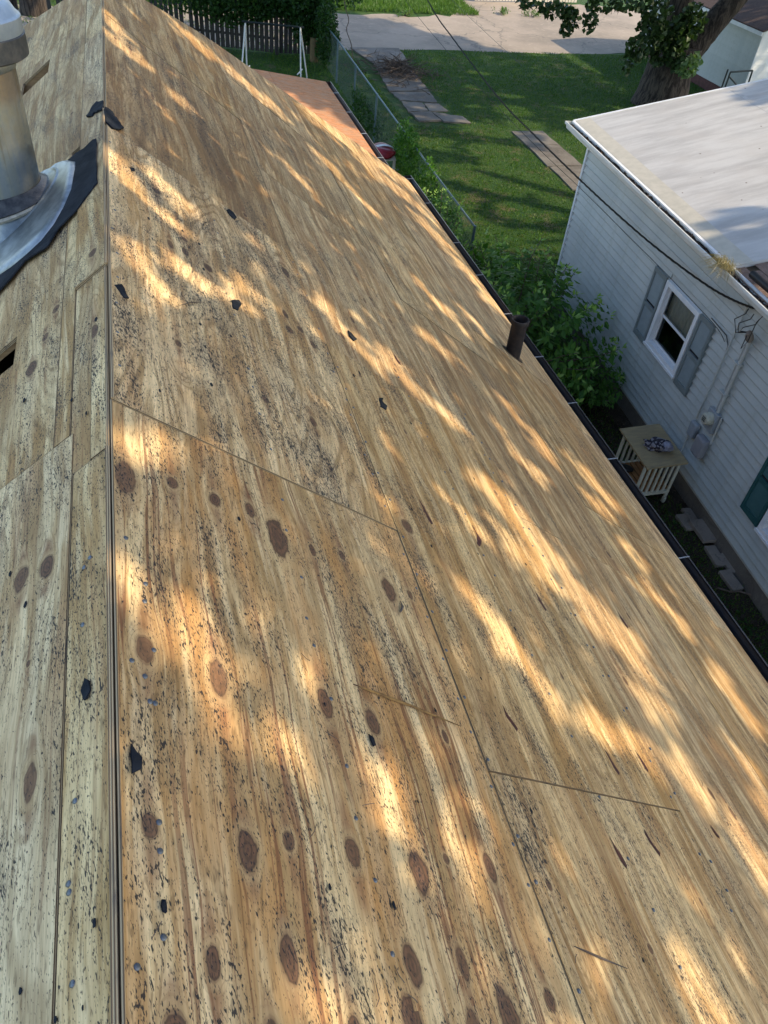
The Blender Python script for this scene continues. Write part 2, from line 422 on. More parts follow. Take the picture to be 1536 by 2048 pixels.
LEAF = make_leaf('shrub_leaf', (0.028, 0.10, 0.014), (0.10, 0.22, 0.035), (0.28, 0.44, 0.11))
LEAFD = make_leaf('ivy_leaf', (0.015, 0.045, 0.010), (0.035, 0.09, 0.016))
LEAFT = make_leaf('tree_leaf', (0.020, 0.042, 0.012), (0.045, 0.085, 0.028), trans=0.2)
LEAFB = make_leaf('bright_weed_leaf', (0.06, 0.13, 0.025), (0.11, 0.19, 0.04))
GRASSB = make_leaf('grass_blade', (0.028, 0.095, 0.009), (0.10, 0.165, 0.022), trans=0.3)
DRYG = make_leaf('dry_grass_blade', (0.30, 0.24, 0.14), (0.42, 0.36, 0.22), trans=0.2)
def make_bark():
    b = NB('furrowed_bark')
    P = b.ocoord()
    n = b.noise(b.vscale(P, 11, 11, 1.6), 1.0, 5, 0.65, 0.4)
    c = b.mix(b.ss(n, 0.38, 0.62), (0.022, 0.017, 0.014), (0.085, 0.066, 0.052))
    b.bump(n, 1.0, 0.05)
    return b.fin(c, 0.95)
BARK = make_bark()
STICK = plain('dead_stick', (0.09, 0.065, 0.05), (0.15, 0.115, 0.09), 9, 0.9, 0.2)
OLDF = plain('old_fence_board', (0.030, 0.027, 0.024), (0.055, 0.048, 0.042), 5, 0.9, 0.3, stretch=(6, 6, 1))
WHF = plain('whitewashed_picket', (0.62, 0.57, 0.48), (0.50, 0.45, 0.37), 5, 0.8, 0.2, stretch=(6, 6, 1))
WIREM = plain('weathered_fence_wire', (0.06, 0.10, 0.10), (0.08, 0.12, 0.12), 5, 0.5, 0, metallic=0.3)
RAILM = plain('galvanised_rail', (0.12, 0.18, 0.20), (0.09, 0.14, 0.16), 5, 0.45, 0, metallic=0.3)
MAROON = plain('maroon_masonry', (0.13, 0.06, 0.055), (0.09, 0.045, 0.04), 8, 0.9, 0.3)
DKFR = plain('dark_window_frame', (0.05, 0.06, 0.06), (0.04, 0.05, 0.05), 8, 0.5, 0)
BLOCKROOF = plain('dark_brown_roofing', (0.07, 0.045, 0.04), (0.11, 0.075, 0.065), 20, 0.9, 0.4)
PITCH = plain('dark_pitch_pocket', (0.09, 0.022, 0.018), (0.055, 0.016, 0.014), 30, 0.6, 0.2)
SPLINT = plain('fresh_split_wood', (0.36, 0.20, 0.06), (0.06, 0.025, 0.015), 22, 0.7, 0.3, stretch=(1, 1, 1))

# ------------------------------------------------------------------ object helpers
def tag(o, label=None, cat=None, group=None, kind=None):
    if label: o['label'] = label
    if cat: o['category'] = cat
    if group: o['group'] = group
    if kind: o['kind'] = kind
    return o
def empty(name, loc=(0, 0, 0), label=None, cat=None, group=None):
    o = bpy.data.objects.new(name, None); COL.objects.link(o); o.location = loc
    return tag(o, label, cat, group)
def link(name, me, mats, parent=None, mw=None):
    """mesh me is in world coordinates unless mw is given (then local to mw)"""
    for mt in (mats if isinstance(mats, (list, tuple)) else [mats]): me.materials.append(mt)
    o = bpy.data.objects.new(name, me); COL.objects.link(o)
    if mw is None:
        # put the origin at the mesh's centre
        n = len(me.vertices)
        if n:
            co = np.empty(n * 3, np.float32); me.vertices.foreach_get('co', co); co = co.reshape(-1, 3)
            c = (co.min(0) + co.max(0)) / 2
            co -= c; me.vertices.foreach_set('co', co.ravel()); me.update()
            mw = Matrix.Translation(Vector([float(q) for q in c]))
        else: mw = Matrix()
    if parent:
        o.parent = parent
        pm = WM.get(parent.name, None)
        if pm is None: pm = Matrix.Translation(parent.location) if parent.type == 'EMPTY' else Matrix()
        o.matrix_parent_inverse = Matrix()
        o.matrix_basis = pm.inverted() @ mw
    else: o.matrix_basis = mw
    WM[o.name] = mw.copy()
    return o
WM = {}
class MB:
    def __init__(s): s.v = []; s.f = []; s.mi = []
    def face(s, pts, mi=0):
        k = len(s.v); s.v += [tuple(p) for p in pts]; s.f.append(tuple(range(k, k + len(pts)))); s.mi.append(mi)
    def box(s, lo, hi, M=None, mi=0, bev=0.0):
        x0, y0, z0 = lo; x1, y1, z1 = hi
        c = [(x0, y0, z0), (x1, y0, z0), (x1, y1, z0), (x0, y1, z0), (x0, y0, z1), (x1, y0, z1), (x1, y1, z1), (x0, y1, z1)]
        if M is not None: c = [tuple(M @ Vector(p)) for p in c]
        k = len(s.v); s.v += c
        for f in ((3, 2, 1, 0), (4, 5, 6, 7), (0, 1, 5, 4), (1, 2, 6, 5), (2, 3, 7, 6), (3, 0, 4, 7)):
            s.f.append(tuple(k + i for i in f)); s.mi.append(mi)
    def tube(s, pts, rad, n=8, cap=True, mi=0):
        pts = [Vector(p) for p in pts]
        rads = rad if isinstance(rad, (list, tuple)) else [rad] * len(pts)
        rings = []; up = None
        for i, p in enumerate(pts):
            d = (pts[min(i + 1, len(pts) - 1)] - pts[max(i - 1, 0)]).normalized()
            if up is None: up = Vector((0, 0, 1)) if abs(d.z) < 0.9 else Vector((1, 0, 0))
            a = d.cross(up).normalized(); bb = d.cross(a).normalized(); up = -bb if False else up
            k = len(s.v)
            for j in range(n):
                t = 2 * math.pi * j / n
                s.v.append(tuple(p + (a * math.cos(t) + bb * math.sin(t)) * rads[i]))
            rings.append(k)
        for i in range(len(rings) - 1):
            for j in range(n):
                s.f.append((rings[i] + j, rings[i] + (j + 1) % n, rings[i + 1] + (j + 1) % n, rings[i + 1] + j)); s.mi.append(mi)
        if cap:
            s.f.append(tuple(rings[0] + j for j in reversed(range(n)))); s.mi.append(mi)
            s.f.append(tuple(rings[-1] + j for j in range(n))); s.mi.append(mi)
    def lathe(s, prof, n=24, c=(0, 0), mi=0, close=False):
        rings = []
        for r, z in prof:
            rings.append(len(s.v))
            for j in range(n):
                t = 2 * math.pi * j / n
                s.v.append((c[0] + r * math.cos(t), c[1] + r * math.sin(t), z))
        for i in range(len(rings) - 1):
            for j in range(n):
                s.f.append((rings[i] + j, rings[i] + (j + 1) % n, rings[i + 1] + (j + 1) % n, rings[i + 1] + j)); s.mi.append(mi)
        if close:
            s.f.append(tuple(rings[-1] + j for j in range(n))); s.mi.append(mi)
    def mesh(s, name='m', smooth=False):
        me = bpy.data.meshes.new(name); me.from_pydata(s.v, [], s.f); me.polygons.foreach_set('material_index', s.mi)
        if smooth: me.polygons.foreach_set('use_smooth', [True] * len(s.f))
        me.update(); return me
    def build(s, name, mats, parent=None, smooth=False, mw=None, bevel=0.0):
        me = s.mesh(name, smooth)
        o = link(name, me, mats, parent, mw)
        if smooth:
            try: me.set_sharp_from_angle(angle=math.radians(40))
            except Exception: pass
        if bevel:
            md = o.modifiers.new('bevel', 'BEVEL'); md.width = bevel; md.segments = 2; md.limit_method = 'ANGLE'
        return o

def quads(name, C, U, V, mat, parent=None, fold=0.25, tip_light=None, smooth=False):
    """leaf-shaped quads: centres C, half axis U (length) and V (width), numpy (n,3)"""
    n = len(C)
    N = np.cross(U, V); N /= (np.linalg.norm(N, axis=1, keepdims=True) + 1e-9)
    wl = np.linalg.norm(V, axis=1, keepdims=True)
    a = C - U; b_ = C + V - U * 0.15 + N * wl * fold; c = C + U; d = C - V - U * 0.15 + N * wl * fold
    co = np.stack([a, b_, c, d], 1).reshape(-1, 3).astype(np.float32)
    me = bpy.data.meshes.new(name)
    me.vertices.add(4 * n); me.vertices.foreach_set('co', co.ravel())
    me.loops.add(6 * n)
    base = (np.arange(n) * 4)[:, None]
    idx = np.concatenate([base + 0, base + 1, base + 2, base + 0, base + 2, base + 3], 1).ravel().astype(np.int32)
    me.loops.foreach_set('vertex_index', idx)
    me.polygons.add(2 * n)
    me.polygons.foreach_set('loop_start', (np.arange(2 * n) * 3).astype(np.int32))
    me.update(calc_edges=True); me.validate()
    if tip_light is not None:
        at = me.attributes.new('tip_light', 'FLOAT', 'POINT'); at.data.foreach_set('value', np.repeat(tip_light, 4).astype(np.float32))
    return link(name, me, mat, parent)
def rdir(n, up=0.0):
    v = RNG.normal(size=(n, 3)); v[:, 2] += up; return v / np.linalg.norm(v, axis=1, keepdims=True)
def perp(U, ):
    R = RNG.normal(size=U.shape); V = np.cross(U, R); return V / (np.linalg.norm(V, axis=1, keepdims=True) + 1e-9)

GZ = -5.8
TH = math.radians(37.4243); CT, ST = math.cos(TH), math.sin(TH)
MR = Matrix(((CT, 0, ST, 0), (0, 1, 0, 0), (-ST, 0, CT, 0), (0, 0, 0, 1)))       # right slope: x down the slope, y along the ridge, z out
ML = Matrix(((CT, 0, -ST, 0), (0, 1, 0, 0), (ST, 0, CT, 0), (0, 0, 0, 1)))       # left slope: x (negative) down the slope
HIP = [(-0.6, 7.56), (0.0, 8.2), (0.42, 8.64), (1.09, 9.35), (1.8, 9.79), (3.56, 10.82), (5.22, 11.78), (6.0, 12.2)]
EAVE = 5.19

# ------------------------------------------------------------------ ground
def sheet(name, pts, z, mat, kind='structure', sub=0):
    mb = MB(); mb.face([(p[0], p[1], z) for p in pts]); o = mb.build(name, mat); tag(o, kind=kind); return o
sheet('ground', [(-300, -300), (300, -300), (300, 400), (-300, 400)], GZ, LAWN)
def patchy(name, cx, cy, w, h, z, mat, n=40, jit=0.15):
    pts = []
    for i in range(n):
        t = 2 * math.pi * i / n
        c_, s_ = math.cos(t), math.sin(t)
        k = 1 / max(abs(c_), abs(s_))
        pts.append((cx + c_ * k * w / 2 + random.uniform(-jit, jit), cy + s_ * k * h / 2 + random.uniform(-jit, jit)))
    return sheet(name, pts, z, mat)
patchy('soil', 5.5, 3.5, 3.6, 13.0, GZ + .004, SOIL, 60, 0.12)
# alley: one wide strip with a ragged near and far edge
al = [(x, 30.85 + 0.14 * math.sin(x * .7) + random.uniform(-.08, .08) + (0.035 * (x - 10))) for x in np.arange(-30, 62, 0.5)]
al2 = [(x, 36.9 + 3.0 * min(1, max(0, (x - 13.5) / 2.0)) + 0.02 * (x - 10) + random.uniform(-.35, .35) + .5 * math.sin(x * .45)) for x in np.arange(61.5, -30.5, -0.5)]
sheet('road', al + al2, GZ + .006, ALLEY)
# far grass strip and a second paved area beyond are part of the ground sheet

# ------------------------------------------------------------------ our house
house = empty('house', (0, 4, GZ), 'house in the foreground with its hipped roof stripped to bare plywood sheathing', 'house')

def hip_y(u):
    u = abs(u)
    for (a, b), (c, d) in zip(HIP[1:], HIP[2:]):
        if a <= u <= c: return b + (d - b) * (u - a) / (c - a)
    return 12
def clip_hip(poly, sgn):
    for (a, b), (c, d) in zip(HIP[1:], HIP[2:]):
        out = []
        def side(p):
            return (b + (d - b) * (abs(p[0]) - a) / (c - a)) - p[1]
        for i in range(len(poly)):
            p, q = poly[i], poly[(i + 1) % len(poly)]
            sp, sq = side(p), side(q)
            if sp >= 0: out.append(p)
            if sp * sq < 0:
                t = sp / (sp - sq); out.append((p[0] + (q[0] - p[0]) * t, p[1] + (q[1] - p[1]) * t))
        poly = out
        if len(poly) < 3: return []
    return poly

KR = [(0.043, 1.661, 0.047), (0.191, 1.722, 0.032), (0.336, 1.722, 0.026), (0.073, 1.088, 0.029), (0.264, 1.059, 0.036), (0.065, 0.681, 0.023), (0.283, 0.649, 0.035), (0.392, 0.676, 0.022), (0.56, 1.663, 0.045), (0.468, 1.744, 0.025), (0.596, 1.065, 0.030), (0.761, 1.04, 0.033), (1.065, 1.05, 0.024), (1.037, 1.62, 0.05), (1.15, 1.638, 0.022), (0.841, 1.706, 0.024), (0.704, 1.671, 0.018), (0.571, 0.664, 0.025), (0.779, 0.629, 0.045), (0.891, 0.669, 0.018), (1.06, 0.657, 0.028), (0.175, 0.443, 0.031), (0.343, 0.446, 0.031), (0.09, 0.335, 0.033), (0.671, 0.428, 0.032), (0.63, 0.33, 0.036), (0.834, 0.43, 0.033), (0.81, 0.30, 0.03), (0.941, 0.315, 0.045), (1.114, 0.342, 0.035), (0.28, 0.30, 0.030), (0.472, 0.32, 0.030),
      (0.661, 2.476, 0.030), (0.274, 2.547, 0.024), (0.305, 3.406, 0.030), (0.384, 3.428, 0.030), (0.391, 3.566, 0.03), (0.502, 3.406, 0.032), (0.954, 3.278, 0.036), (1.042, 3.36, 0.034), (0.961, 3.43, 0.03), (1.102, 3.272, 0.03), (0.266, 3.952, 0.03), (0.91, 2.499, 0.028), (0.925, 2.201, 0.018), (1.087, 4.027, 0.04), (1.271, 2.085, 0.03)]
KL = [(-0.327, 1.498, 0.034), (-0.229, 1.471, 0.03), (-0.239, 0.874, 0.023), (-0.273, 1.192, 0.01), (-0.066, 3.03, 0.030), (-0.068, 2.452, 0.028), (-0.271, 2.85, 0.026), (-0.32, 2.70, 0.030), (-0.38, 2.55, 0.035)]
NAILS_R = [(0.036, 1.425), (0.084, 1.289), (0.079, 1.232), (0.096, 1.094), (0.04, 1.05), (0.079, 0.954), (0.091, 0.952), (0.041, 0.809), (0.084, 0.688), (0.083, 0.633), (0.08, 0.484), (0.029, 0.439), (0.07, 1.016)]
NAILS_L = [(-0.107, 0.453), (-0.11, 0.773), (-0.122, 0.621), (-0.12, 0.605), (-0.097, 1.378), (-0.077, 1.397), (-0.098, 1.198)]
TK = 0.015
nail_mesh = None
def nail(parent, side, u, y, z=0.0):
    global nail_mesh
    M0 = MR if side == 'R' else ML
    if nail_mesh is None:
        mb = MB(); mb.lathe([(0.0062, -0.002), (0.0062, 0.0018), (0.0045, 0.0028), (0.0, 0.003)], 10)
        nail_mesh = mb.mesh('nail', True); nail_mesh.materials.append(NAIL)
    o = bpy.data.objects.new('nail', nail_mesh); COL.objects.link(o)
    o.parent = parent
    mw = M0 @ Matrix.Translation((u, y, z)) @ Matrix.Rotation(random.uniform(-.15, .15), 4, 'X')
    o.matrix_basis = WM[parent.name].inverted() @ mw
    return o
def ply(side, u0, u1, y0, y1, knots=(), holes=(), pale=0.3, warm=0.2, speckle=0.3, brown=0.0, dz=0.0, tk=TK, gap=0.0030, clip=True, poly=None, mat=None, rot=0.0, bow=0.0):
    """one sheet of plywood lying on a slope, in that slope's (u, y) coordinates"""
    M0 = MR if side == 'R' else ML
    a0, a1, b0, b1 = u0 + gap, u1 - gap, y0 + gap, y1 - gap
    cu, cy = (a0 + a1) / 2, (b0 + b1) / 2
    P = [(a0, b0), (a1, b0), (a1, b1), (a0, b1)]
    if poly: P = poly
    cl = clip_hip(P, 1) if clip else P
    if len(cl) < 3: return None
    mesh = bpy.data.meshes.new('plywood_sheet')
    verts, faces, mi, kn = [], [], [], []
    full = (cl == P) and not poly
    knots = [(k[0], k[1], k[2] * (.50 + .34 * ((k[0] * 977 + k[1] * 131) % 1))) for k in knots]
    kfs = []
    for k in knots:
        q = [math.hypot((k[0] - o[0]) / (k[2] * 2.6 + .05), (k[1] - o[1]) / .34) for o in knots if o is not k]
        kfs.append(min(1.0, .5 * min(q) if q else 1.0) * .92)
    knots = [(k[0], k[1], min(k[2], .16 * f_ + .004)) for k, f_ in zip(knots, kfs)]
    kfv = []
    if full:
        gs = .03 if (u0 < .1 and y0 < 0 and side == 'R') else .045 if (knots and cy < 4.3 and abs(cu) < 2) else .10; nu = max(1, round((a1 - a0) / gs)); ny = max(1, round((b1 - b0) / gs))
        xs = sorted(set([a0 + (a1 - a0) * i / nu for i in range(nu + 1)] + [h for H in holes for h in H[:2] if a0 < h < a1]))
        ys = sorted(set([b0 + (b1 - b0) * i / ny for i in range(ny + 1)] + [h for H in holes for h in H[2:] if b0 < h < b1]))
        inh = lambda x, y: any(H[0] < x < H[1] and H[2] < y < H[3] for H in holes)
        idx = {}
        def V(i, j, z):
            k = (i, j, z)
            if k not in idx:
                idx[k] = len(verts)
                zz = dz + z + bow * math.sin(math.pi * i / (len(xs) - 1)) * math.sin(math.pi * j / (len(ys) - 1))
                verts.append((xs[i] - cu, ys[j] - cy, zz))
            return idx[k]
        solid = lambda i, j: 0 <= i < len(xs) - 1 and 0 <= j < len(ys) - 1 and not inh((xs[i] + xs[i + 1]) / 2, (ys[j] + ys[j + 1]) / 2)
        for i in range(len(xs) - 1):
            for j in range(len(ys) - 1):
                if not solid(i, j): continue
                mx, my = (xs[i] + xs[i + 1]) / 2, (ys[j] + ys[j + 1]) / 2
                best, bd, bk = (0, 0, 0), 2.0, 1.0
                for k, kq in zip(knots, kfs):
                    d = math.hypot((mx - k[0]) / (k[2] * 2.6 + 0.05), (my - k[1]) / 0.34)
                    if d < bd: bd = d; best = (k[0] - cu, k[1] - cy, k[2]); bk = kq
                kfv.append(bk)
                faces.append((V(i, j, 0), V(i + 1, j, 0), V(i + 1, j + 1, 0), V(i, j + 1, 0))); mi.append(0); kn.append(best)
                for di, dj, e in ((-1, 0, ((i, j + 1), (i, j))), (1, 0, ((i + 1, j), (i + 1, j + 1))), (0, -1, ((i, j), (i + 1, j))), (0, 1, ((i + 1, j + 1), (i, j + 1)))):
                    if not solid(i + di, j + dj):
                        (p, q), (r_, s_) = e
                        faces.append((V(p, q, -tk), V(r_, s_, -tk), V(r_, s_, 0), V(p, q, 0))); mi.append(1); kn.append((0, 0, 0)); kfv.append(1.0)
    else:
        k = len(cl)
        for z in (0, -tk):
            for p in cl: verts.append((p[0] - cu, p[1] - cy, dz + z))
        faces.append(tuple(range(k))); mi.append(0); kn.append((0, 0, 0)); kfv.append(1.0)
        for i in range(k):
            j = (i + 1) % k
            faces.append((i + k, j + k, j, i)); mi.append(1); kn.append((0, 0, 0)); kfv.append(1.0)
    mesh.from_pydata(verts, [], faces); mesh.polygons.foreach_set('material_index', mi)
    at = mesh.attributes.new('knot', 'FLOAT_VECTOR', 'FACE'); at.data.foreach_set('vector', np.array(kn, np.float32).ravel())
    at = mesh.attributes.new('kf', 'FLOAT', 'FACE'); at.data.foreach_set('value', np.array(kfv, np.float32))
    mesh.update()
    mw = M0 @ Matrix.Translation((cu, cy, 0)) @ Matrix.Rotation(rot, 4, 'Z')
    o = link('plywood_sheet', mesh, [mat or PLY, EDGE], house, mw)
    o['pale'] = float(pale); o['warm'] = float(warm); o['speckle'] = float(speckle); o['brown'] = float(brown)
    return o
def rk(n, u0, u1, y0, y1, r=(0.012, 0.028), seed=0):
    g = random.Random(seed); out = []
    for _ in range(n): out.append((g.uniform(u0 + .06, u1 - .06), g.uniform(y0 + .12, y1 - .12), g.uniform(*r)))
    return out

# right slope, course by course (each sheet is 1.22 by 2.44 m)
S = {}
S['a0'] = ply('R', 0.004, 1.22, -0.44, 1.996, knots=[k for k in KR if k[1] < 1.99 and k[0] < 1.2], pale=0.15, warm=0.95, speckle=0.35, brown=0.15)
S['a1'] = ply('R', 0.004, 1.22, 1.996, 4.436, knots=[k for k in KR if k[1] > 2 and k[0] < 1.2], pale=1.0, warm=0.1, speckle=0.8, dz=.004)
S['a2'] = ply('R', 0.004, 1.24, 4.436, 6.876, knots=rk(9, 0, 1.22, 4.43, 6.87, seed=1), pale=0.25, warm=0.3, speckle=0.45, brown=0.95, dz=-.004)
S['a3'] = ply('R', 0.004, 1.24, 6.876, 9.4, knots=rk(8, 0, 1.22, 6.9, 8.2, seed=2), pale=0.3, warm=0.35, speckle=0.35, brown=0.55)
S['am'] = ply('R', 0.004, 1.22, -2.88, -0.44, pale=0.5, speckle=0.4)
seams = {1: [-1.483, 0.957, 3.397, 5.837, 8.277, 10.9], 2: [-2.2, 0.24, 2.68, 5.12, 7.56, 10.0, 12.4], 3: [-1.5, 0.94, 3.38, 5.82, 8.26, 10.7, 13.1]}
for c in (1, 2, 3):
    u0, u1 = 1.22 * c, 1.22 * (c + 1)
    for k, (y0, y1) in enumerate(zip(seams[c], seams[c][1:])):
        g = random.Random(c * 10 + k)
        kk = rk(9 + 2 * c, u0, u1, y0, y1, (0.010, 0.024), seed=c * 31 + k)
        if c == 1 and k == 0: kk = [(1.30, 0.62, .02), (1.7, 0.45, .014), (2.2, 0.6, .016)]
        if c == 1 and k == 1: kk = [(1.30, 2.06, .035), (1.62, 2.9, .016), (2.0, 1.5, .014), (2.3, 2.8, .018), (1.9, 2.75, .015), (1.42, 3.25, .02)]
        ply('R', u0, u1, y0, y1, knots=kk, pale=g.uniform(.25, .6), warm=g.uniform(.15, .35), speckle=g.uniform(.2, .42), brown=g.uniform(0.15, .65), dz=g.choice((0, .0015, .003)))
for k, (y0, y1) in enumerate(zip([-2, 0.24, 2.68, 5.12, 7.56, 10.0], [0.24, 2.68, 5.12, 7.56, 10.0, 12.4])):
    ply('R', 4.88, EAVE, y0, y1, knots=rk(3, 4.88, EAVE, y0, y1, (.01, .018), seed=70 + k), pale=.4, warm=.25, speckle=.3, brown=.1)
# left slope: narrow ripped strips along the ridge, then full sheets with two open slots
for (u0, u1, y0, y1, dz) in ((-.148, -.004, -.5, 1.775, 0), (-.165, -.0775, 1.775, 2.86, -.001), (-.0775, -.004, 1.775, 2.86, .003), (-.165, -.001, 2.86, 4.20, .012), (-.176, -.004, 4.20, 6.4, .003), (-.176, -.004, 6.4, 9.0, .0)):
    ply('L', u0, u1, y0, y1, knots=[k for k in KL if u0 < k[0] < u1 and y0 < k[1] < y1], pale=.55, warm=.12, speckle=.45, brown=.15, dz=dz, tk=.015 if dz < .01 else .026)
ply('L', -1.42, -.148, -.44, 1.965, knots=[k for k in KL if k[0] < -.16 and k[1] < 1.96] + rk(6, -1.4, -.4, -.4, 1.9, seed=5), pale=.5, warm=.2, speckle=.28, dz=.002)
ply('L', -.235, -.165, 1.965, 4.2, pale=.35, warm=.15, speckle=.35, brown=.3, dz=.001, clip=False)
ply('L', -1.42, -.235, 1.965, 4.436, knots=[k for k in KL if k[0] < -.24 and k[1] > 2] + rk(4, -1.4, -.6, 2, 4.3, seed=6), holes=[(-.95, -.487, 2.69, 2.895)], pale=.6, warm=.2, speckle=.45, brown=.25)
ply('L', -1.42, -.176, 4.436, 7.2, knots=rk(8, -1.4, -.2, 4.5, 7.1, seed=8), holes=[(-.84, -.55, 6.6, 6.95)], pale=.35, warm=.25, speckle=.3, brown=.5)
ply('L', -1.42, -.176, 7.2, 9.9, pale=.4, warm=.25, speckle=.3, brown=.45)
for c in (1, 2, 3):
    for k, (y0, y1) in enumerate(zip([-1.2, 1.24, 3.68, 6.12, 8.56], [1.24, 3.68, 6.12, 8.56, 12])):
        ply('L', -1.42 - 1.22 * c, -1.42 - 1.22 * (c - 1), y0, y1, pale=.5, warm=.2, speckle=.35, brown=.2)
# rafters, then dark sheets put in for the unlit attic behind gaps and slots
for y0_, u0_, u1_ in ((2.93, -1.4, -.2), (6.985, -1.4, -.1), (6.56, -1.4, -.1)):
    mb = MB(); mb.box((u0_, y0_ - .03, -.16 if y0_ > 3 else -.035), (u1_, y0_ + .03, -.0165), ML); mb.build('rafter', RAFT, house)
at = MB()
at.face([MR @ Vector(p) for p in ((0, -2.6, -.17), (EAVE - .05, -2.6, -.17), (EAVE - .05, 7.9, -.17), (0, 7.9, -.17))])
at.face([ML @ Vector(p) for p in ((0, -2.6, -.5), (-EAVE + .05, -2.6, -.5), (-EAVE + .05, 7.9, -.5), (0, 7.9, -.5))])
at.build('attic_dark_fill', DARKIN, house)
def ridge_edge(x0, x1, y0, y1, z):
    h = (x1 - x0) / 2
    mw = Matrix.Translation(((x0 + x1) / 2, (y0 + y1) / 2, z)) @ Matrix.Rotation(math.radians(90), 4, 'Y')
    mb = MB(); mb.box((-.0, -(y1 - y0) / 2, -h), (.02, (y1 - y0) / 2, h))
    return mb.build('ply_edge_strip', EDGE, house, mw=mw, bevel=.001)
for a in ((-.0155, -.0035, -.44, 1.772, .003), (.0005, .0065, -.44, 1.993, .001), (-.0135, -.0050, 1.778, 2.855, -.002), (.0015, .0125, 2.0, 4.40, .0035), (-.0105, .0, 2.865, 4.66, .0085), (-.009, -.001, 4.70, 8.0, .003), (.002, .010, 4.45, 8.1, .002)):
    ridge_edge(*a)
rb = MB(); rb.box((-.012, -2.6, -.17), (.012, 8.15, -.021)); rb.build('ridge_board', DARKIN, house)
# far hip slope
hp = MB()
for (a, b), (c, d) in zip(HIP[1:-1], HIP[2:-1]):
    p = [Vector((a * CT, b, -a * ST)), Vector((c * CT, d, -c * ST)), Vector((-c * CT, d, -c * ST)), Vector((-a * CT, b, -a * ST))]
    hp.face([q - Vector((0, 0, .004)) for q in (p[3], p[0], p[1], p[2])])
hp.build('hip_slope', PLY, house)
# walls, fascia, soffit
wl = MB()
wl.box((-3.75, -2.4, GZ), (3.75, 11.4, -3.2)); wl.build('wall', WALLM, house)
fa = MB(); ex, ez = EAVE * CT, -EAVE * ST
fa.box((ex - .035, -2.5, ez - .16), (ex - .012, 11.75, ez - .006)); fa.build('fascia', GUTM, house)
def gutter(name, x, y0, y1, z, mat, parent, w=.12, h=.10, ends=True):
    prof = [(0.0, 0.0), (0.0, -h), (w * .7, -h), (w * .85, -h * .55), (w, -h * .3), (w, 0.0), (w - .014, 0.004), (w - .014, -.008)]
    mb = MB(); k = []
    for y in (y0, y1):
        k.append(len(mb.v)); mb.v += [(x + px, y, z + pz) for px, pz in prof]
    n = len(prof)
    for i in range(n - 1):
        mb.f.append((k[0] + i, k[0] + i + 1, k[1] + i + 1, k[1] + i)); mb.mi.append(0)
    if ends:
        mb.f.append(tuple(k[0] + i for i in range(6))); mb.mi.append(0); mb.f.append(tuple(k[1] + i for i in range(6))); mb.mi.append(0)
    o = mb.build(name, mat, parent)
    md = o.modifiers.new('solid', 'SOLIDIFY'); md.thickness = .002
    return o
gut = gutter('gutter', ex - .010, -2.5, 12.0, ez - .012, GUTM, house)
for y in (1.1, 2.23, 3.51, 4.83, 5.75, 6.64, 7.6, 8.6, 9.55, 10.9, 11.85):
    mb = MB(); mb.box((ex - .004, y - .005, ez - .010), (ex + .112, y + .005, ez - .004)); mb.build('gutter_strap', HANG, gut)

# felt remnants
def remnant(side, pts, z=.003, label=None, tk=.0025, name='felt_remnant', mat=None, wav=0.0, parent=house):
    M0 = MR if side == 'R' else ML
    g = random.Random(int(abs(pts[0][0]) * 9999) + 3)
    cu = sum(p[0] for p in pts) / len(pts); cy = sum(p[1] for p in pts) / len(pts)
    fine = []
    for i in range(len(pts)):
        p, q = pts[i], pts[(i + 1) % len(pts)]
        L = math.hypot(q[0] - p[0], q[1] - p[1]); k = max(1, min(6, int(L / .02)))
        for j in range(k):
            t = j / k; jt = min(.004, L * .08)
            fine.append((p[0] + (q[0] - p[0]) * t + g.uniform(-jt, jt), p[1] + (q[1] - p[1]) * t + g.uniform(-jt, jt)))
    mb = MB(); n = len(fine)
    top = [(p[0] - cu, p[1] - cy, z + tk + g.uniform(0, wav)) for p in fine]; bot = [(p[0] - cu, p[1] - cy, z) for p in fine]
    top = top if tk < .002 else [(a_[0], a_[1], a_[2] + abs(math.sin(i_ * 1.7)) * .004) for i_, a_ in enumerate(top)]
    mb.v = top + bot; mb.f = [tuple(range(n))]; mb.mi = [0]
    for i in range(n): j = (i + 1) % n; mb.f.append((i, i + n, j + n, j)); mb.mi.append(0)
    bm = bmesh.new(); me = mb.mesh('felt'); bm.from_mesh(me); bmesh.ops.triangulate(bm, faces=bm.faces[:]); bmesh.ops.recalc_face_normals(bm, faces=bm.faces[:]); bm.to_mesh(me); bm.free()
    o = link(name, me, mat or FELT, parent, M0 @ Matrix.Translation((cu, cy, 0)))
    if label: o['label'] = label
    return o
remnant('R', [(-0.004, 4.679), [0.036, 4.683], [0.064, 4.616], [0.1, 4.543], [0.076, 4.466], [0.033, 4.4], [0.008, 4.429], [-0.004, 4.441]], z=.0045, wav=.006)
remnant('R', [[0.024, 2.722], [0.048, 2.748], [0.062, 2.732], [0.078, 2.674], [0.056, 2.662], [0.043, 2.693]], wav=.004)
remnant('R', [[0.598, 3.199], [0.645, 3.244], [0.654, 3.211], [0.629, 3.136], [0.603, 3.124]], wav=.006)
remnant('R', [[0.737, 4.385], [0.77, 4.424], [0.802, 4.358], [0.781, 4.309], [0.75, 4.327]], wav=.005)
remnant('R', [[0.123, 4.027], [0.145, 4.05], [0.155, 4.02], [0.132, 3.991]])
remnant('R', [[0.028, 0.842], [0.039, 0.822], [0.051, 0.813], [0.048, 0.791], [0.029, 0.778], [0.027, 0.798]])
remnant('R', [[1.479, 3.755], [1.497, 3.739], [1.534, 3.708], [1.495, 3.656], [1.47, 3.687]], wav=.004)
remnant('R', [[0.726, 0.992], [0.736, 0.981], [0.742, 0.962], [0.731, 0.957], [0.726, 0.974]])
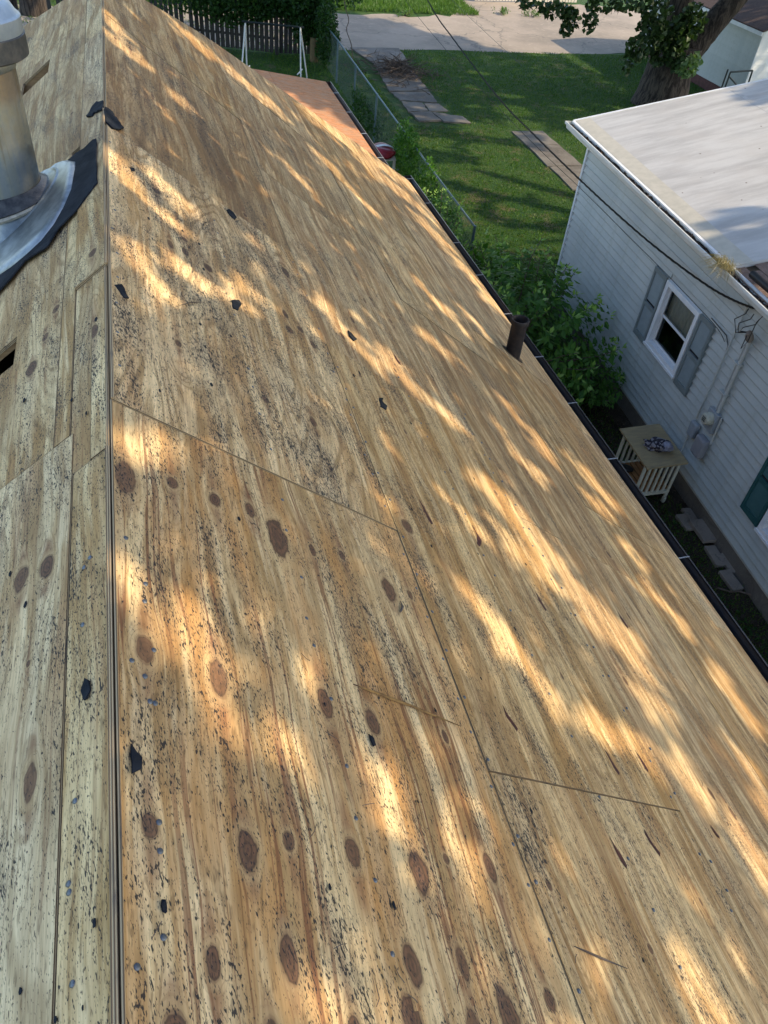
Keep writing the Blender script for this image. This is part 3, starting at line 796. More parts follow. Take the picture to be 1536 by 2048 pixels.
remnant('R', [[1.506, 3.11], [1.538, 3.129], [1.516, 3.078], [1.553, 3.069], [1.521, 3.02], [1.483, 3.015]])
remnant('R', [[0.078, 0.545], [0.083, 0.543], [0.086, 0.533], [0.084, 0.522], [0.079, 0.525], [0.076, 0.535]])
remnant('L', [(-0.001, 4.791), [-0.042, 4.838], [-0.08, 4.829], [-0.122, 4.76], [-0.087, 4.701], [-0.065, 4.714], [-0.035, 4.672], [-0.001, 4.65]], z=.005, wav=.008)
remnant('L', [[-0.045, 4.264], [-0.088, 4.269], [-0.123, 4.254], [-0.183, 4.297], [-0.236, 4.299], [-0.352, 4.257], [-0.6, 4.5], [-.95, 4.5], [-.95, 3.5], [-0.75, 3.30], [-0.649, 3.41], [-0.558, 3.444], [-0.484, 3.501], [-0.339, 3.444], [-0.267, 3.544], [-0.19, 3.564], [-0.145, 3.586], [-0.099, 3.625], [-0.04, 3.68]], z=.0135, label='large black felt sheet under the metal flue flashing', wav=.003)
remnant('L', [[-0.085, 1.041], [-0.07, 1.027], [-0.065, 1.002], [-0.075, 0.985], [-0.084, 0.985], [-0.09, 1.01]])
# more tiny felt flecks scattered on the near sheets
g = random.Random(21)
for i in range(46):
    side = 'R' if i < 34 else 'L'
    u, y = (g.uniform(.02, 2.3), g.uniform(.35, 3.9)) if side == 'R' else (-g.uniform(.02, .45), g.uniform(.4, 2.6))
    s_ = g.uniform(.002, .005) * (1 + y * .25); n = g.randint(5, 7)
    remnant(side, [(u + s_ * g.uniform(.6, 1.2) * math.cos(t * 6.283 / n), y + 1.9 * s_ * g.uniform(.6, 1.3) * math.sin(t * 6.283 / n)) for t in range(n)], tk=.0012)
# dark pitch pockets in the plywood face
for (p, q) in (([1.45, 1.24], [1.47, 1.14]), ([2.05, 1.17], [2.06, 1.06]), ([2.32, 1.21], [2.33, 1.11]), ([1.77, 0.8], [1.78, 0.69]), ([2.04, 0.85], [2.06, 0.75]), ([1.48, 2.32], [1.49, 2.16]), ([1.85, 2.33], [1.82, 2.17]), ([3.05, 2.2], [3.06, 2.08]), ([2.66, .92], [2.67, .86]), ([1.9, 3.9], [1.91, 3.76]), ([2.15, 2.02], [2.16, 1.9])):
    w = .019
    remnant('R', [(p[0], p[1]), (p[0] + w, (p[1] * .4 + q[1] * .6)), (q[0] + w * .8, q[1] + .012), (q[0], q[1]), (q[0] - w * .5, q[1] + .02), (p[0] - w * .25, (p[1] * .5 + q[1] * .5))], z=.0032, tk=.0006, name='pitch_pocket', mat=PITCH)
for u, y in NAILS_R: nail(S['a0'], 'R', u, y)
L0 = [o for o in house.children if o.name.startswith('plywood_sheet')]
lstrip = min((o for o in L0), key=lambda o: (WM[o.name].translation - (ML @ Vector((-.076, .64, 0)))).length)
for u, y in NAILS_L: nail(lstrip, 'L', u, y)
for y in np.arange(2.2, 4.4, .2): nail(S['a1'], 'R', .03 + random.uniform(-.01, .01), y, .003)
for y in np.arange(.45, 1.9, .155):
    nail(S['a0'], 'R', 1.205, y + random.uniform(-.03, .03), -.001); nail(S['a0'], 'R', .61 + random.uniform(-.015, .015), y + random.uniform(-.03, .03), -.001)

for r_, (u_a, u_b, ya, yb) in enumerate(((1.235, 1.25, .4, 3.4), (1.82, 1.84, .35, 3.6), (2.40, 2.42, .6, 3.8), (2.465, 2.48, .6, 3.8), (.60, .63, 2.1, 4.3), (1.19, 1.21, 2.1, 4.4))):
    for q in np.arange(ya, yb, .2):
        uu, yy = random.uniform(u_a, u_b), q + random.uniform(-.05, .05)
        host = min((o for o in house.children if o.name.startswith('plywood_sheet')), key=lambda o: (WM[o.name].translation - (MR @ Vector((uu, yy, 0)))).length)
        nail(host, 'R', uu, yy, .003)
# strip standing in for a split, then twigs and needle litter on the deck
def strand(name, side, p, q, r, mat, label, cat, lift=.004, group=None, bend=.01):
    M0 = MR if side == 'R' else ML
    A = Vector((p[0], p[1], lift)); B = Vector((q[0], q[1], lift)); mid = (A + B) / 2 + Vector((random.uniform(-bend, bend), random.uniform(-bend, bend), .002))
    mb = MB(); mb.tube([M0 @ A, M0 @ (A * .6 + mid * .4), M0 @ mid, M0 @ B], [r * .3, r, r * 1.1, r * .3], 5)
    o = mb.build(name, mat); return tag(o, label, cat, group)
strand('split_strip', 'R', (.72, 1.15), (1.15, 1.10), .0042, SPLINT, 'long thin yellow-brown strip standing in for a dark split in the near plywood sheet', 'crack', bend=.004)
strand('twig', 'R', (1.30, .46), (1.52, .40), .003, STICK, 'thin brown twig on the plywood near the lower right corner', 'twig')
strand('twig', 'R', (1.05, 1.52), (1.075, 1.58), .004, STICK, 'short stubby twig beside the large dark knots at the right of the near sheet', 'twig')
strand('twig', 'R', (.30, 2.85), (.44, 3.02), .002, STICK, 'hair-thin curved twig on the pale weathered sheet near the ridge', 'twig')
tw = MB()
for i in range(70):
    u, y = random.uniform(.05, 2.9), random.uniform(.35, 4.2)
    a = random.uniform(0, 6.28); L = random.uniform(.012, .05)
    A = Vector((u, y, .0045)); B = A + Vector((math.cos(a) * L, math.sin(a) * L, 0)); md_ = (A + B) / 2 + Vector((random.uniform(-.006, .006), random.uniform(-.006, .006), .001))
    tw.tube([MR @ A, MR @ md_, MR @ B], .0009, 4)
tag(tw.build('needle_litter', STICK), 'scattered brown pine needles and bark shreds lying on the bare plywood', 'litter', kind='stuff')

# flue with cap, collar and flashing
FX, FY = -0.53, 4.2
fl = MB(); fl.lathe([(.188, -.55), (.188, -.30), (.19, .30), (.19, .345)], 40, (FX, FY)); 
flue = fl.build('flue', GALV, house, True, mw=Matrix.Translation((FX, FY, 0)) if False else None)
flue['label'] = 'stained galvanised flue pipe with a domed cap rising from the left slope'
sc_ = MB(); sc_.lathe([(.193, .318), (.198, .33), (.198, .36), (.193, .372)], 40, (FX, FY)); sc_.build('seam_band', GALV, flue, True)
cp = MB()
cp.lathe([(.17, .352), (.245, .362), (.262, .372), (.262, .455), (.255, .46)], 40, (FX, FY), 0)
cp.lathe([(.255, .455), (.258, .462), (.258, .52), (.250, .527), (.245, .53), (.225, .565), (.17, .592), (.09, .605), (.0, .608)], 40, (FX, FY), 1)
cp.build('cap', [plain('dark_cap_band', (0.06, .065, .07), (.14, .13, .12), 14, .5, .3, metallic=.5), CAPM], flue, True)  # lower cap band in a darker grey than the dome
def slope_z(x): return -abs(x) * math.tan(TH)
rn = MB()
n = 48
def tiltring(r, up, cx=FX):
    out = []
    for j in range(n):
        t = 2 * math.pi * j / n
        out.append((r * math.cos(t), r * math.sin(t), up(t)))
    return out
def tilted(name, prof, mat):
    """prof: list of (radius, height above slope at centre, tilt factor)"""
    mb = MB(); ks = []
    for r, h, k in prof:
        ks.append(len(mb.v))
        for j in range(n):
            t = 2 * math.pi * j / n; x = FX + r * math.cos(t); y = FY + r * math.sin(t)
            mb.v.append((x, y, slope_z(FX) + h + (x - FX) * math.tan(TH) * k))
    for a, b in zip(ks, ks[1:]):
        for j in range(n): mb.f.append((a + j, a + (j + 1) % n, b + (j + 1) % n, b + j)); mb.mi.append(0)
    return mb.build(name, mat, flue, True)
tilted('flashing_cone', [(.31, .02, 1), (.27, .045, 1), (.245, .11, .45), (.238, .135, .35)], FLASHM)
tilted('storm_collar', [(.250, .118, .35), (.256, .135, .33), (.238, .150, .3), (.20, .185, .22), (.191, .192, .2)], SEAL)
tilted('sealant_bead', [(.262, .105, .38), (.268, .118, .36), (.252, .128, .34)], plain('cracked_cream_sealant', (.42, .38, .30), (.25, .23, .19), 30, .7, .6))
FL = [(-0.95, 3.66), (-0.80, 3.615), (-0.671, 3.587), (-0.569, 3.554), (-0.472, 3.549), (-0.378, 3.561), (-0.302, 3.62), (-0.243, 3.723), (-0.199, 3.855), (-0.181, 4.073), (-0.184, 4.175), (-0.243, 4.30), (-0.30, 4.36), (-.95, 4.45)]
mb = MB(); ctr = (FX, FY)
o_ = [(p[0], p[1], .020) for p in FL]; rim = [(ctr[0] + (p[0] - ctr[0]) * .93, ctr[1] + (p[1] - ctr[1]) * .93, .034) for p in FL]; inn = [(ctr[0] + (p[0] - ctr[0]) * .86, ctr[1] + (p[1] - ctr[1]) * .86, .030) for p in FL]
N_ = len(FL)
cen = [(ctr[0], ctr[1], .030)]
mb.v = [tuple(ML @ Vector(p)) for p in o_ + rim + inn + cen]
for i in range(N_ - 1):
    mb.f += [(i, i + 1, i + 1 + N_, i + N_), (i + N_, i + 1 + N_, i + 1 + 2 * N_, i + 2 * N_), (i + 2 * N_, i + 1 + 2 * N_, 3 * N_)]; mb.mi += [0, 0, 0]
o = mb.build('flashing_plate', FLASHM, flue, True)
md = o.modifiers.new('solid', 'SOLIDIFY'); md.thickness = .003; md.offset = -1

# cast iron vent pipe near the eave
vp = MB(); vx, vy, vz = 3.49, 6.0, -2.68
vp.lathe([(.078, vz - .15), (.078, vz + .36), (.090, vz + .365), (.092, vz + .40), (.086, vz + .412), (.074, vz + .412), (.068, vz + .40), (.066, vz + .05), (.0, vz + .04)], 28, (vx, vy))
o = vp.build('vent_pipe', IRON, house, True); o['label'] = 'short rusty brown cast iron vent pipe standing near the eave'
rg = MB(); 
ks = []
for r, h in ((.079, .012), (.10, .006)):
    ks.append(len(rg.v))
    for j in range(24):
        t = 2 * math.pi * j / 24; x = vx + r * math.cos(t) * (1.25 if r > .09 else 1.0)
        rg.v.append((x, vy + r * math.sin(t), slope_z(x) + h))
for j in range(24): rg.f.append((ks[0] + j, ks[0] + (j + 1) % 24, ks[1] + (j + 1) % 24, ks[1] + j)); rg.mi.append(0)
rg.build('pipe_boot', DARKIN, o)

# low rear addition with reddish sheathing
AX, AY0, AY1, AZ = 3.98, 11.9, 17.53, -3.30
asl = -math.atan2(.22, 1.56)
MA = Matrix.Translation((AX, 0, AZ)) @ Matrix.Rotation(-asl, 4, 'Y')      # x negative = up the slope
def apanel(x0, x1, y0, y1):
    mb = MB(); g_ = .003
    mb.box((x0 + g_, y0 + g_, -.013), (x1 - g_, y1 - g_, 0))
    mb.v = [tuple(Vector(q) - Vector(((x0 + x1) / 2, (y0 + y1) / 2, 0))) for q in mb.v]
    o = mb.build('sheathing_panel', OSB, house, mw=MA @ Matrix.Translation(((x0 + x1) / 2, (y0 + y1) / 2, 0)))
    o['label'] = 'reddish brown sheathing panel on the low rear roof'; return o
for y0, y1 in ((11.0, 13.44), (13.44, 15.6), (15.6, 17.53)):
    for x0, x1 in ((-1.22, 0), (-2.44, -1.22), (-3.66, -2.44)): apanel(x0, x1, y0, y1)
mb = MB(); mb.box((-3.6, 10.9, -.12), (-.01, 17.5, -.016), MA); mb.build('roof_frame', DARKIN, house)
mb = MB(); mb.box((-.2, 10.0, GZ), (3.7, 17.3, AZ - .13)); mb.build('wall', WALLM, house)
g2 = gutter('gutter', AX + .004, 12.0, 17.6, AZ - .02, BRNGUT, house); g2['label'] = 'brown gutter along the low rear roof'
for y in (13.2, 14.4, 15.6, 16.8):
    mb = MB(); mb.box((AX + .008, y - .012, AZ - .016), (AX + .122, y + .012, AZ - .010)); mb.build('gutter_strap', HANG, g2)

# ------------------------------------------------------------------ neighbouring house (frame: s along its wall towards the far end, d outwards into the house)
TX, TY = 0.0677, 0.9977
NBASE = Vector((6.904, 4.495, 0))
MN = Matrix(((TY, TX, 0, NBASE.x), (-TX, TY, 0, NBASE.y), (0, 0, 1, 0), (0, 0, 0, 1)))      # local x=d (into the house), y=s, z=z
def NP(s, d, z): return MN @ Vector((d, s, z))
nh = empty('neighbouring_house', NP(3, 0, GZ), 'neighbouring single-storey house with pale vinyl siding and a white membrane roof', 'house')
WB, WT = -5.45, -2.74
SMAX = 7.70
NW = 23; PITCHS = (WT - WB) / NW
W1 = (3.23, 4.19, -4.44, -3.415)       # window rough opening: s0, s1, z0, z1
W2 = (0.28 - .9, .62, -4.90, -3.85)
def board(s0, s1, z0):
    mb = MB(); z1 = z0 + PITCHS
    # local section: bottom butt proud by 16 mm, rising to the wall plane
    prof = [(-.003, z1 - .002), (-.030, z0 + .030), (-.031, z0 + .024), (-.004, z0 - .001), (-.0015, z0 + .002)]
    k = []
    for s_ in (s0, s1):
        k.append(len(mb.v)); mb.v += [tuple(MN @ Vector((d, s_, z))) for d, z in prof]
    for i in range(len(prof) - 1): mb.f.append((k[0] + i, k[0] + i + 1, k[1] + i + 1, k[1] + i)); mb.mi.append(0)
    mb.f.append(tuple(k[0] + i for i in range(5))); mb.mi.append(0); mb.f.append(tuple(k[1] + i for i in range(5))); mb.mi.append(0)
    c = NP((s0 + s1) / 2, 0, z0)
    mw = Matrix.Translation(c) @ Matrix.Rotation(-math.atan2(TX, TY), 4, 'Z')
    iv = mw.inverted(); mb.v = [tuple(iv @ Vector(q)) for q in mb.v]
    return mb.build('siding_board', VINYL, nh, mw=mw)
for i in range(NW):
    z0 = WB + i * PITCHS; zc0, zc1 = z0, z0 + PITCHS
    cuts = []
    for (a, b, c, d) in (W1, W2):
        if zc1 > c + .01 and zc0 < d - .01: cuts.append((a, b))
    segs = []; cur = -4.0
    for a, b in sorted(cuts): segs.append((cur, a)); cur = b
    segs.append((cur, SMAX))
    for a, b in segs:
        if b - a > .05: board(a, b, z0)
# inner wall behind the boards with openings
mb = MB()
def wallrect(s0, s1, z0, z1):
    mb.face([NP(s0, .001, z0), NP(s0, .001, z1), NP(s1, .001, z1), NP(s1, .001, z0)])
wallrect(-4, W2[0], WB, WT); wallrect(W2[1], W1[0], WB, WT); wallrect(W1[1], SMAX, WB, WT)
for W in (W1, W2): wallrect(W[0], W[1], WB, W[2]); wallrect(W[0], W[1], W[3], WT)
mb.face([NP(SMAX, .001, WB), NP(SMAX, 8, WB), NP(SMAX, 8, WT + .8), NP(SMAX, .001, WT)])
mb.build('wall', VINYL, nh)
mb = MB(); mb.box((.05, -4, GZ - .05), (8, SMAX - .05, WB - .002), MN); mb.build('foundation', FOUND, nh)
mb = MB(); mb.box((-.038, SMAX - .035, WB - .01), (.06, SMAX + .022, WT), MN); mb.build('corner_trim', TRIM, nh)
mb = MB(); mb.box((-.006, -4, WB - .03), (.0, SMAX, WB), MN); mb.build('starter_strip', CONDM, nh)

def window(W, name, lower_screen=True, hidden_side=False):
    s0, s1, z0, z1 = W
    fr = MB(); t = .075; pd = -.058
    fr.box((pd, s0, z0), (.02, s1, z0 + t), MN); fr.box((pd, s0, z1 - t), (.02, s1, z1), MN)
    fr.box((pd, s0, z0 + t), (.02, s0 + t, z1 - t), MN); fr.box((pd, s1 - t, z0 + t), (.02, s1, z1 - t), MN)
    f = fr.build('window', TRIM, nh, bevel=.006)
    ledge = MB(); ledge.box((-.078, s0 - .01, z0 - .02), (.0, s1 + .01, z0 + .012), MN); ledge.build('sill', TRIM, f)
    a0, a1, b0, b1 = s0 + t, s1 - t, z0 + t, z1 - t; mid = (b0 + b1) / 2
    sh = MB(); q = .036
    for (c0, c1, dd) in ((mid - .012, b1, .0), (b0, mid + .022, .018)):
        sh.box((dd, a0, c0), (dd + .017, a1, c0 + q), MN); sh.box((dd, a0, c1 - q), (dd + .017, a1, c1), MN)
        sh.box((dd, a0, c0 + q), (dd + .017, a0 + q, c1 - q), MN); sh.box((dd, a1 - q, c0 + q), (dd + .017, a1, c1 - q), MN)
    sh.build('sash', TRIM, f)
    for (c0, c1, dd) in ((mid + .02, b1 - q, .008), (b0 + q, mid - .01, .026)):
        g_ = MB(); g_.face([NP(a0 + q, dd, c0), NP(a0 + q, dd, c1), NP(a1 - q, dd, c1), NP(a1 - q, dd, c0)]); g_.build('pane', GLASS, f)
    # near-black box behind, the unlit room's darkness put into its colour
    rm = MB()
    rm.face([NP(s0, .35, z0), NP(s0, .35, z1), NP(s1, .35, z1), NP(s1, .35, z0)])
    for (p, r_) in (((s0, z0), (s0, z1)), ((s0, z1), (s1, z1)), ((s1, z1), (s1, z0)), ((s1, z0), (s0, z0))):
        rm.face([NP(p[0], .021, p[1]), NP(r_[0], .021, r_[1]), NP(r_[0], .35, r_[1]), NP(p[0], .35, p[1])])
    rm.build('dark_room', DARKROOM, f)
    cu = MB(); nn = 26
    for k in range(nn + 1):
        s_ = a0 + (a1 - a0) * k / nn; d_ = .09 + .012 * math.sin(k * 1.9)
        cu.v += [tuple(NP(s_, d_, mid - .06)), tuple(NP(s_, d_, b1))]
        if k: i = len(cu.v); cu.f.append((i - 4, i - 3, i - 1, i - 2)); cu.mi.append(0)
    cu.build('curtain', CURT, f, True)
    return f
w = window(W1, 'window'); w['label'] = 'white sash window with net curtain between two grey shutters'
w = window(W2, 'window'); w['label'] = 'white window at the right edge beside a dark teal shutter'
def shutter(s0, s1, z0, z1, mat, label):
    mb = MB(); t = .045; zm = z0 + (z1 - z0) * .48
    for a, b, c, d in ((s0, s0 + t, z0, z1), (s1 - t, s1, z0, z1), (s0 + t, s1 - t, z0, z0 + .09), (s0 + t, s1 - t, z1 - .07, z1), (s0 + t, s1 - t, zm - .03, zm + .03)):
        mb.box((-.055, a, c), (-.012, b, d), MN)
    f = mb.build('shutter', mat, nh, bevel=.003); f['label'] = label
    lv = MB(); z = z0 + .10
    while z < z1 - .08:
        if abs(z - zm) > .04:
            lv.face([NP(s0 + t, -.048, z), NP(s0 + t, -.031, z + .030), NP(s1 - t, -.031, z + .030), NP(s1 - t, -.048, z)])
            lv.face([NP(s0 + t, -.048, z), NP(s1 - t, -.048, z), NP(s1 - t, -.028, z - .002), NP(s0 + t, -.028, z - .002)])
        z += .036
    l = lv.build('louvers', mat, f); tag(l, kind='stuff')
    bk = MB(); bk.face([NP(s0 + t, -.029, z0), NP(s0 + t, -.029, z1), NP(s1 - t, -.029, z1), NP(s1 - t, -.029, z0)]); bk.build('shade_backing', DARKROOM, f)  # near-black sheet put in for the shade between the louvers
shutter(4.215, 4.59, -4.50, -3.40, SHUT, 'grey-green louvred shutter left of the white window')
shutter(2.85, 3.205, -4.50, -3.40, SHUT, 'grey-green louvred shutter right of the white window')
shutter(.645, 1.02, -4.90, -3.79, TEAL, 'dark teal louvred shutter at the right edge')

# eave, gutter and roofs (roof plane through the eave line d=-.36, z=-2.43, rising .22 per metre)
ED, EZ_, SLP = -.36, -2.43, .22
def RP(s, d, dz=0.0): return NP(s, d, EZ_ + (d - ED) * SLP + dz)
SE = 7.79            # far rake
SM = 2.6            # membrane's near edge
mb = MB()
mb.face([RP(SM, ED), RP(SM, 6.5), RP(SE, 6.5), RP(SE, ED)]); k0 = len(mb.v)
mb.face([RP(SE, ED), RP(SE, 6.5), RP(SE, 6.5, -.14), RP(SE, ED, -.14)])
mb.face([RP(SM, ED, -.05), RP(SM, 6.5, -.05), RP(SM, 6.5), RP(SM, ED)])
mb.face([RP(SE, 6.5), RP(SM, 6.5), NP(SM, 11, -2.6), NP(SE, 11, -2.6)])
o = mb.build('roof', MEMB, nh); o['label'] = 'low sloping roof covered in dirty white membrane'
mb = MB(); mb.face([RP(SM, ED + .02, .004), RP(SM, ED + .26, .004), RP(SE - .03, ED + .26, .004), RP(SE - .03, ED + .02, .004)]); mb.build('edge_strip', MSTRIP, o)
for dd in (2.6,):
    mb = MB(); mb.box((0, 0, 0), (.07, SE - SM - .1, .0012)); mb.v = [tuple(RP(SM + .04 + v[1], ED + dd + v[0], .001 + v[2])) for v in mb.v]; mb.build('membrane_lap', MEMB, o)
mb = MB(); mb.box((0, 0, -.10), (.03, 1, 0)); 
vv = []
for (x, y, z) in mb.v: vv.append(tuple(RP(SE - .005 + x * 1.2, ED + y * (6.4), z + .008)))
mb.v = vv; mb.build('rake_trim', TRIM, nh)
mb = MB(); mb.box((ED + .002, -4, EZ_ - .17), (ED + .022, SE - .01, EZ_ - .004), MN); mb.build('fascia', TRIM, nh)
mb = MB(); mb.box((ED - .03, SM - .05, EZ_ - .015), (ED + .015, SE - .01, EZ_ + .006), MN); mb.build('drip_edge', TRIM, nh)
mb = MB(); mb.box((ED + .0, -4, EZ_ - .185), (.002, SE - .02, EZ_ - .172), MN); mb.build('soffit', GUTW, nh)
# frieze siding is behind the soffit; k-style gutter hung on the fascia
def ngutter(s0, s1):
    w, h = .125, .11
    prof = [(0, 0), (0, -h), (-w * .62, -h), (-w * .75, -h * .55), (-w, -h * .35), (-w, 0.0), (-w + .016, .003), (-w + .016, -.012)]
    mb = MB(); k = []
    for s_ in (s0, s1):
        k.append(len(mb.v)); mb.v += [tuple(NP(s_, ED + p[0], EZ_ - .02 + p[1])) for p in prof]
    for i in range(len(prof) - 1): mb.f.append((k[0] + i, k[0] + i + 1, k[1] + i + 1, k[1] + i)); mb.mi.append(0)
    mb.f.append(tuple(k[0] + i for i in range(6))); mb.mi.append(0); mb.f.append(tuple(k[1] + i for i in range(6))); mb.mi.append(0)
    o = mb.build('gutter', GUTW, nh); md = o.modifiers.new('solid', 'SOLIDIFY'); md.thickness = .0025
    return o
gn = ngutter(-4, SE + .06)
mb = MB(); nn = 160
for k in range(nn + 1):
    s_ = -4 + (SE + 4) * k / nn
    for j in range(4): mb.v.append(tuple(NP(s_, ED - .01 - j * .033, EZ_ - .052 + random.uniform(-.012, .014))))
    if k:
        for j in range(3): i = (k - 1) * 4 + j; mb.f.append((i, i + 4, i + 5, i + 1)); mb.mi.append(0)
mb.build('gutter_debris', DEBRIS, gn)
dbr = MB()
for k in range(220):
    s_ = random.uniform(-.5, SE - .1); p = NP(s_, ED - random.uniform(.015, .1), EZ_ - .035); L = random.uniform(.01, .03)
    dv = Vector(rdir(1)[0]) * L; e_ = Vector(rdir(1)[0]) * L * .6
    dbr.face([p - dv, p - e_, p + dv, p + e_])
tag(dbr.build('leaf_litter', plain('dead_leaf', (.20, .12, .07), (.10, .06, .04), 9, .9, 0), gn), kind='stuff')
for dx_ in (4.35,):
    mb = MB(); mb.box((ED - .13, dx_, EZ_ - .018), (ED, dx_ + .015, EZ_ - .014), MN); mb.build('gutter_strap', HANG, gn)
# brown shingled roof next to the membrane
mb = MB(); mb.face([RP(-4, ED, -.05), RP(-4, 6.5, -.05), RP(SM, 6.5, -.05), RP(SM, ED, -.05)]); ro = mb.build('roof', DARKIN, nh); ro['label'] = 'brown shingled roof section at the right edge'
proto = None
for r_ in range(5):
    for c_ in range(9):
        s1_ = SM - .005 - c_ * .26 - (r_ % 2) * .13; d0 = ED - .02 + r_ * .15
        if proto is None:
            mb = MB(); mb.box((0, -.127, 0), (.19, .127, .007)); proto = mb.mesh('shingle'); proto.materials.append(SHING)
        o = bpy.data.objects.new('shingle', proto); COL.objects.link(o); o.parent = ro
        ang = math.atan(SLP)
        mw = MN @ Matrix.Translation((d0, s1_ - .13, EZ_ + (d0 - ED) * SLP - .046 + .004 + .006 * (1))) @ Matrix.Rotation(-ang + .035, 4, 'Y') @ Matrix.Rotation(random.uniform(-.012, .012), 4, 'Z')
        o.matrix_basis = WM[ro.name].inverted() @ mw
mb = MB(); mb.tube([NP(2.3, ED + .06, EZ_ + .06), NP(1.2, ED + .09, EZ_ + .06), NP(-.5, ED + .08, EZ_ + .06)], .045, 10)
tag(mb.build('drain_hose', CABLE, None, True), 'dark corrugated drain hose lying on the brown shingles along the gutter', 'hose')
# dry grass tuft in the gutter
c0 = NP(2.62, ED - .07, EZ_ - .03)
Cn, Un, Vn = [], [], []
for i in range(420):
    a = random.uniform(0, 6.28); out = random.uniform(.02, .30); h = random.uniform(.02, .2)
    p0 = c0 + Vector((random.uniform(-.05, .05), random.uniform(-.09, .12), 0)); p2 = p0 + Vector((math.cos(a) * out * .8 - .06, math.sin(a) * out, h - out * .55)); p1 = (p0 + p2) / 2 + Vector((0, 0, .07))
    for q0, q1 in ((p0, p1), (p1, p2)):
        Cn.append((q0 + q1) / 2); U_ = (q1 - q0) / 2 * 1.05; Un.append(U_); Vn.append(U_.cross(Vector((random.random(), random.random(), random.random()))).normalized() * .0022)
o = quads('dry_grass_tuft', np.array(Cn), np.array(Un), np.array(Vn), DRYG, fold=0)
tag(o, 'tuft of dry straw-coloured grass growing out of the neighbour\'s white gutter', 'grass tuft')

# service equipment on the neighbour's wall
def box_on_wall(name, s0, s1, z0, z1, dep, mat, label, bev=.012, d0=-.030):
    mb = MB(); mb.box((d0 - dep, s0, z0), (d0, s1, z1), MN); o = mb.build(name, mat, nh, bevel=bev)
    if label: o['label'] = label
    return o
mt = box_on_wall('meter_socket', 2.02, 2.25, -4.52, -4.22, .07, METERM, 'round glass electricity meter in a grey socket on the siding')
mb = MB(); mb.lathe([(.0, .0), (.088, .0), (.088, .03), (.082, .035), (.082, .075), (.07, .095), (.0, .10)], 28)
Mm = MN @ Matrix.Translation((-.100, 2.135, -4.34)) @ Matrix.Rotation(-math.pi / 2, 4, 'Y')
mb.v = [tuple(Mm @ Vector(q)) for q in mb.v]; mdial = mb.build('meter_dome', plain('cream_meter_face', (.55, .54, .44), (.45, .44, .36), 9, .2, 0, spec=.6), mt, True)
for dz_ in (-.02, .005, .03):
    mb = MB(); mb.box((-.206, 2.10, -4.345 + dz_), (-.198, 2.165, -4.335 + dz_), MN); mb.build('meter_register', DKFR, mt)
box_on_wall('junction_box', 2.30, 2.46, -4.83, -4.60, .08, METERM, 'smaller pale blue-grey box left of the breaker box', .025)
box_on_wall('breaker_box', 1.99, 2.21, -4.94, -4.64, .11, plain('grey_breaker_box', (.27, .27, .29), (.23, .23, .25), 10, .5, .05), 'grey breaker box below the round meter', .03)
def run(pts, r, name, mat, parent, n=8):
    mb = MB(); mb.tube([NP(*p) for p in pts], r, n); return mb.build(name, mat, parent, True)
run([(2.45, -.045, -2.80), (2.45, -.045, -4.58)], .012, 'conduit', CONDM, nh)
run([(2.45, -.045, -4.83), (2.46, -.045, -5.40)], .012, 'conduit', CONDM, nh)
run([(2.13, -.06, -3.16), (2.10, -.06, -4.22)], .024, 'conduit', CONDM, nh)
run([(2.195, -.045, -3.25), (2.165, -.045, -4.22)], .012, 'conduit', CONDM, nh)
run([(2.0, -.05, -4.24), (1.98, -.05, -4.66)], .014, 'conduit', CONDM, nh)
for z in (-3.5, -3.95): box_on_wall('conduit_clamp', 2.08, 2.22, z, z + .02, .07, CONDM, None, 0)
mb = MB(); mb.lathe([(.026, 0), (.045, .03), (.05, .09), (.035, .15), (.0, .17)], 14)
Mw = MN @ Matrix.Translation((-.06, 2.13, -3.17)) @ Matrix.Rotation(-.5, 4, 'Y'); mb.v = [tuple(Mw @ Vector(q)) for q in mb.v]
wh = mb.build('weatherhead', plain('weatherhead', (.30, .26, .22), (.20, .15, .12), 20, .6, .2), nh, True)
mb = MB(); mb.box((-.07, 3.55, -3.3), (-.02, 3.6, -3.25)); 
for q in range(3):
    a = [(2.13, -.14, -3.04), (2.26 - q * .03, -.20, -3.12 + q * .03), (2.38 - q * .1, -.2, -3.0), (2.22 - q * .12, -.22, -2.84), (2.16 - q * .12, -.26, -2.74)]
    run(a, .006, 'service_wire', CABLE, wh, 6)
run([(2.13, -.14, -3.03), (2.06, -.2, -3.22), (2.05, -.16, -3.12), (2.12, -.1, -2.9), (2.05, -.1, -2.75)], .006, 'service_wire', CABLE, wh, 6)
run([(3.0, -.03, -3.35), (2.58, -.04, -3.36), (2.47, -.045, -3.44), (2.45, -.05, -3.58)], .006, 'service_wire', CABLE, nh, 6)

# overhead cables
def smooth_path(pts, k=5):
    out = []
    P = [Vector(p) for p in pts]
    for i in range(len(P) - 1):
        a, b_, c, d = P[max(i - 1, 0)], P[i], P[i + 1], P[min(i + 2, len(P) - 1)]
        for j in range(k):
            t = j / k
            out.append(.5 * ((2 * b_) + (c - a) * t + (2 * a - 5 * b_ + 4 * c - d) * t * t + (3 * b_ - a - 3 * c + d) * t ** 3))
    out.append(P[-1]); return out
cpts = [(6.97, 6.62, -2.72), (6.95, 6.86, -2.82), (6.95, 7.6, -2.96), (6.95, 8.93, -3.05), (6.95, 10.4, -3.07), (6.95, 11.81, -3.05), (6.95, 13.56, -3.0), (6.95, 15.13, -2.93), (6.95, 18.23, -2.58), (6.95, 20.23, -2.26), (6.95, 26, -.9), (6.95, 32, 1.2), (6.95, 38, 4.0)]
path = smooth_path(cpts, 30)
mb = MB()
for ph in (0, 2.1, 4.2):
    q = [p + Vector((math.cos(i * .55 + ph), 0, math.sin(i * .55 + ph))) * .008 for i, p in enumerate(path)]
    mb.tube(q, .0075, 5)
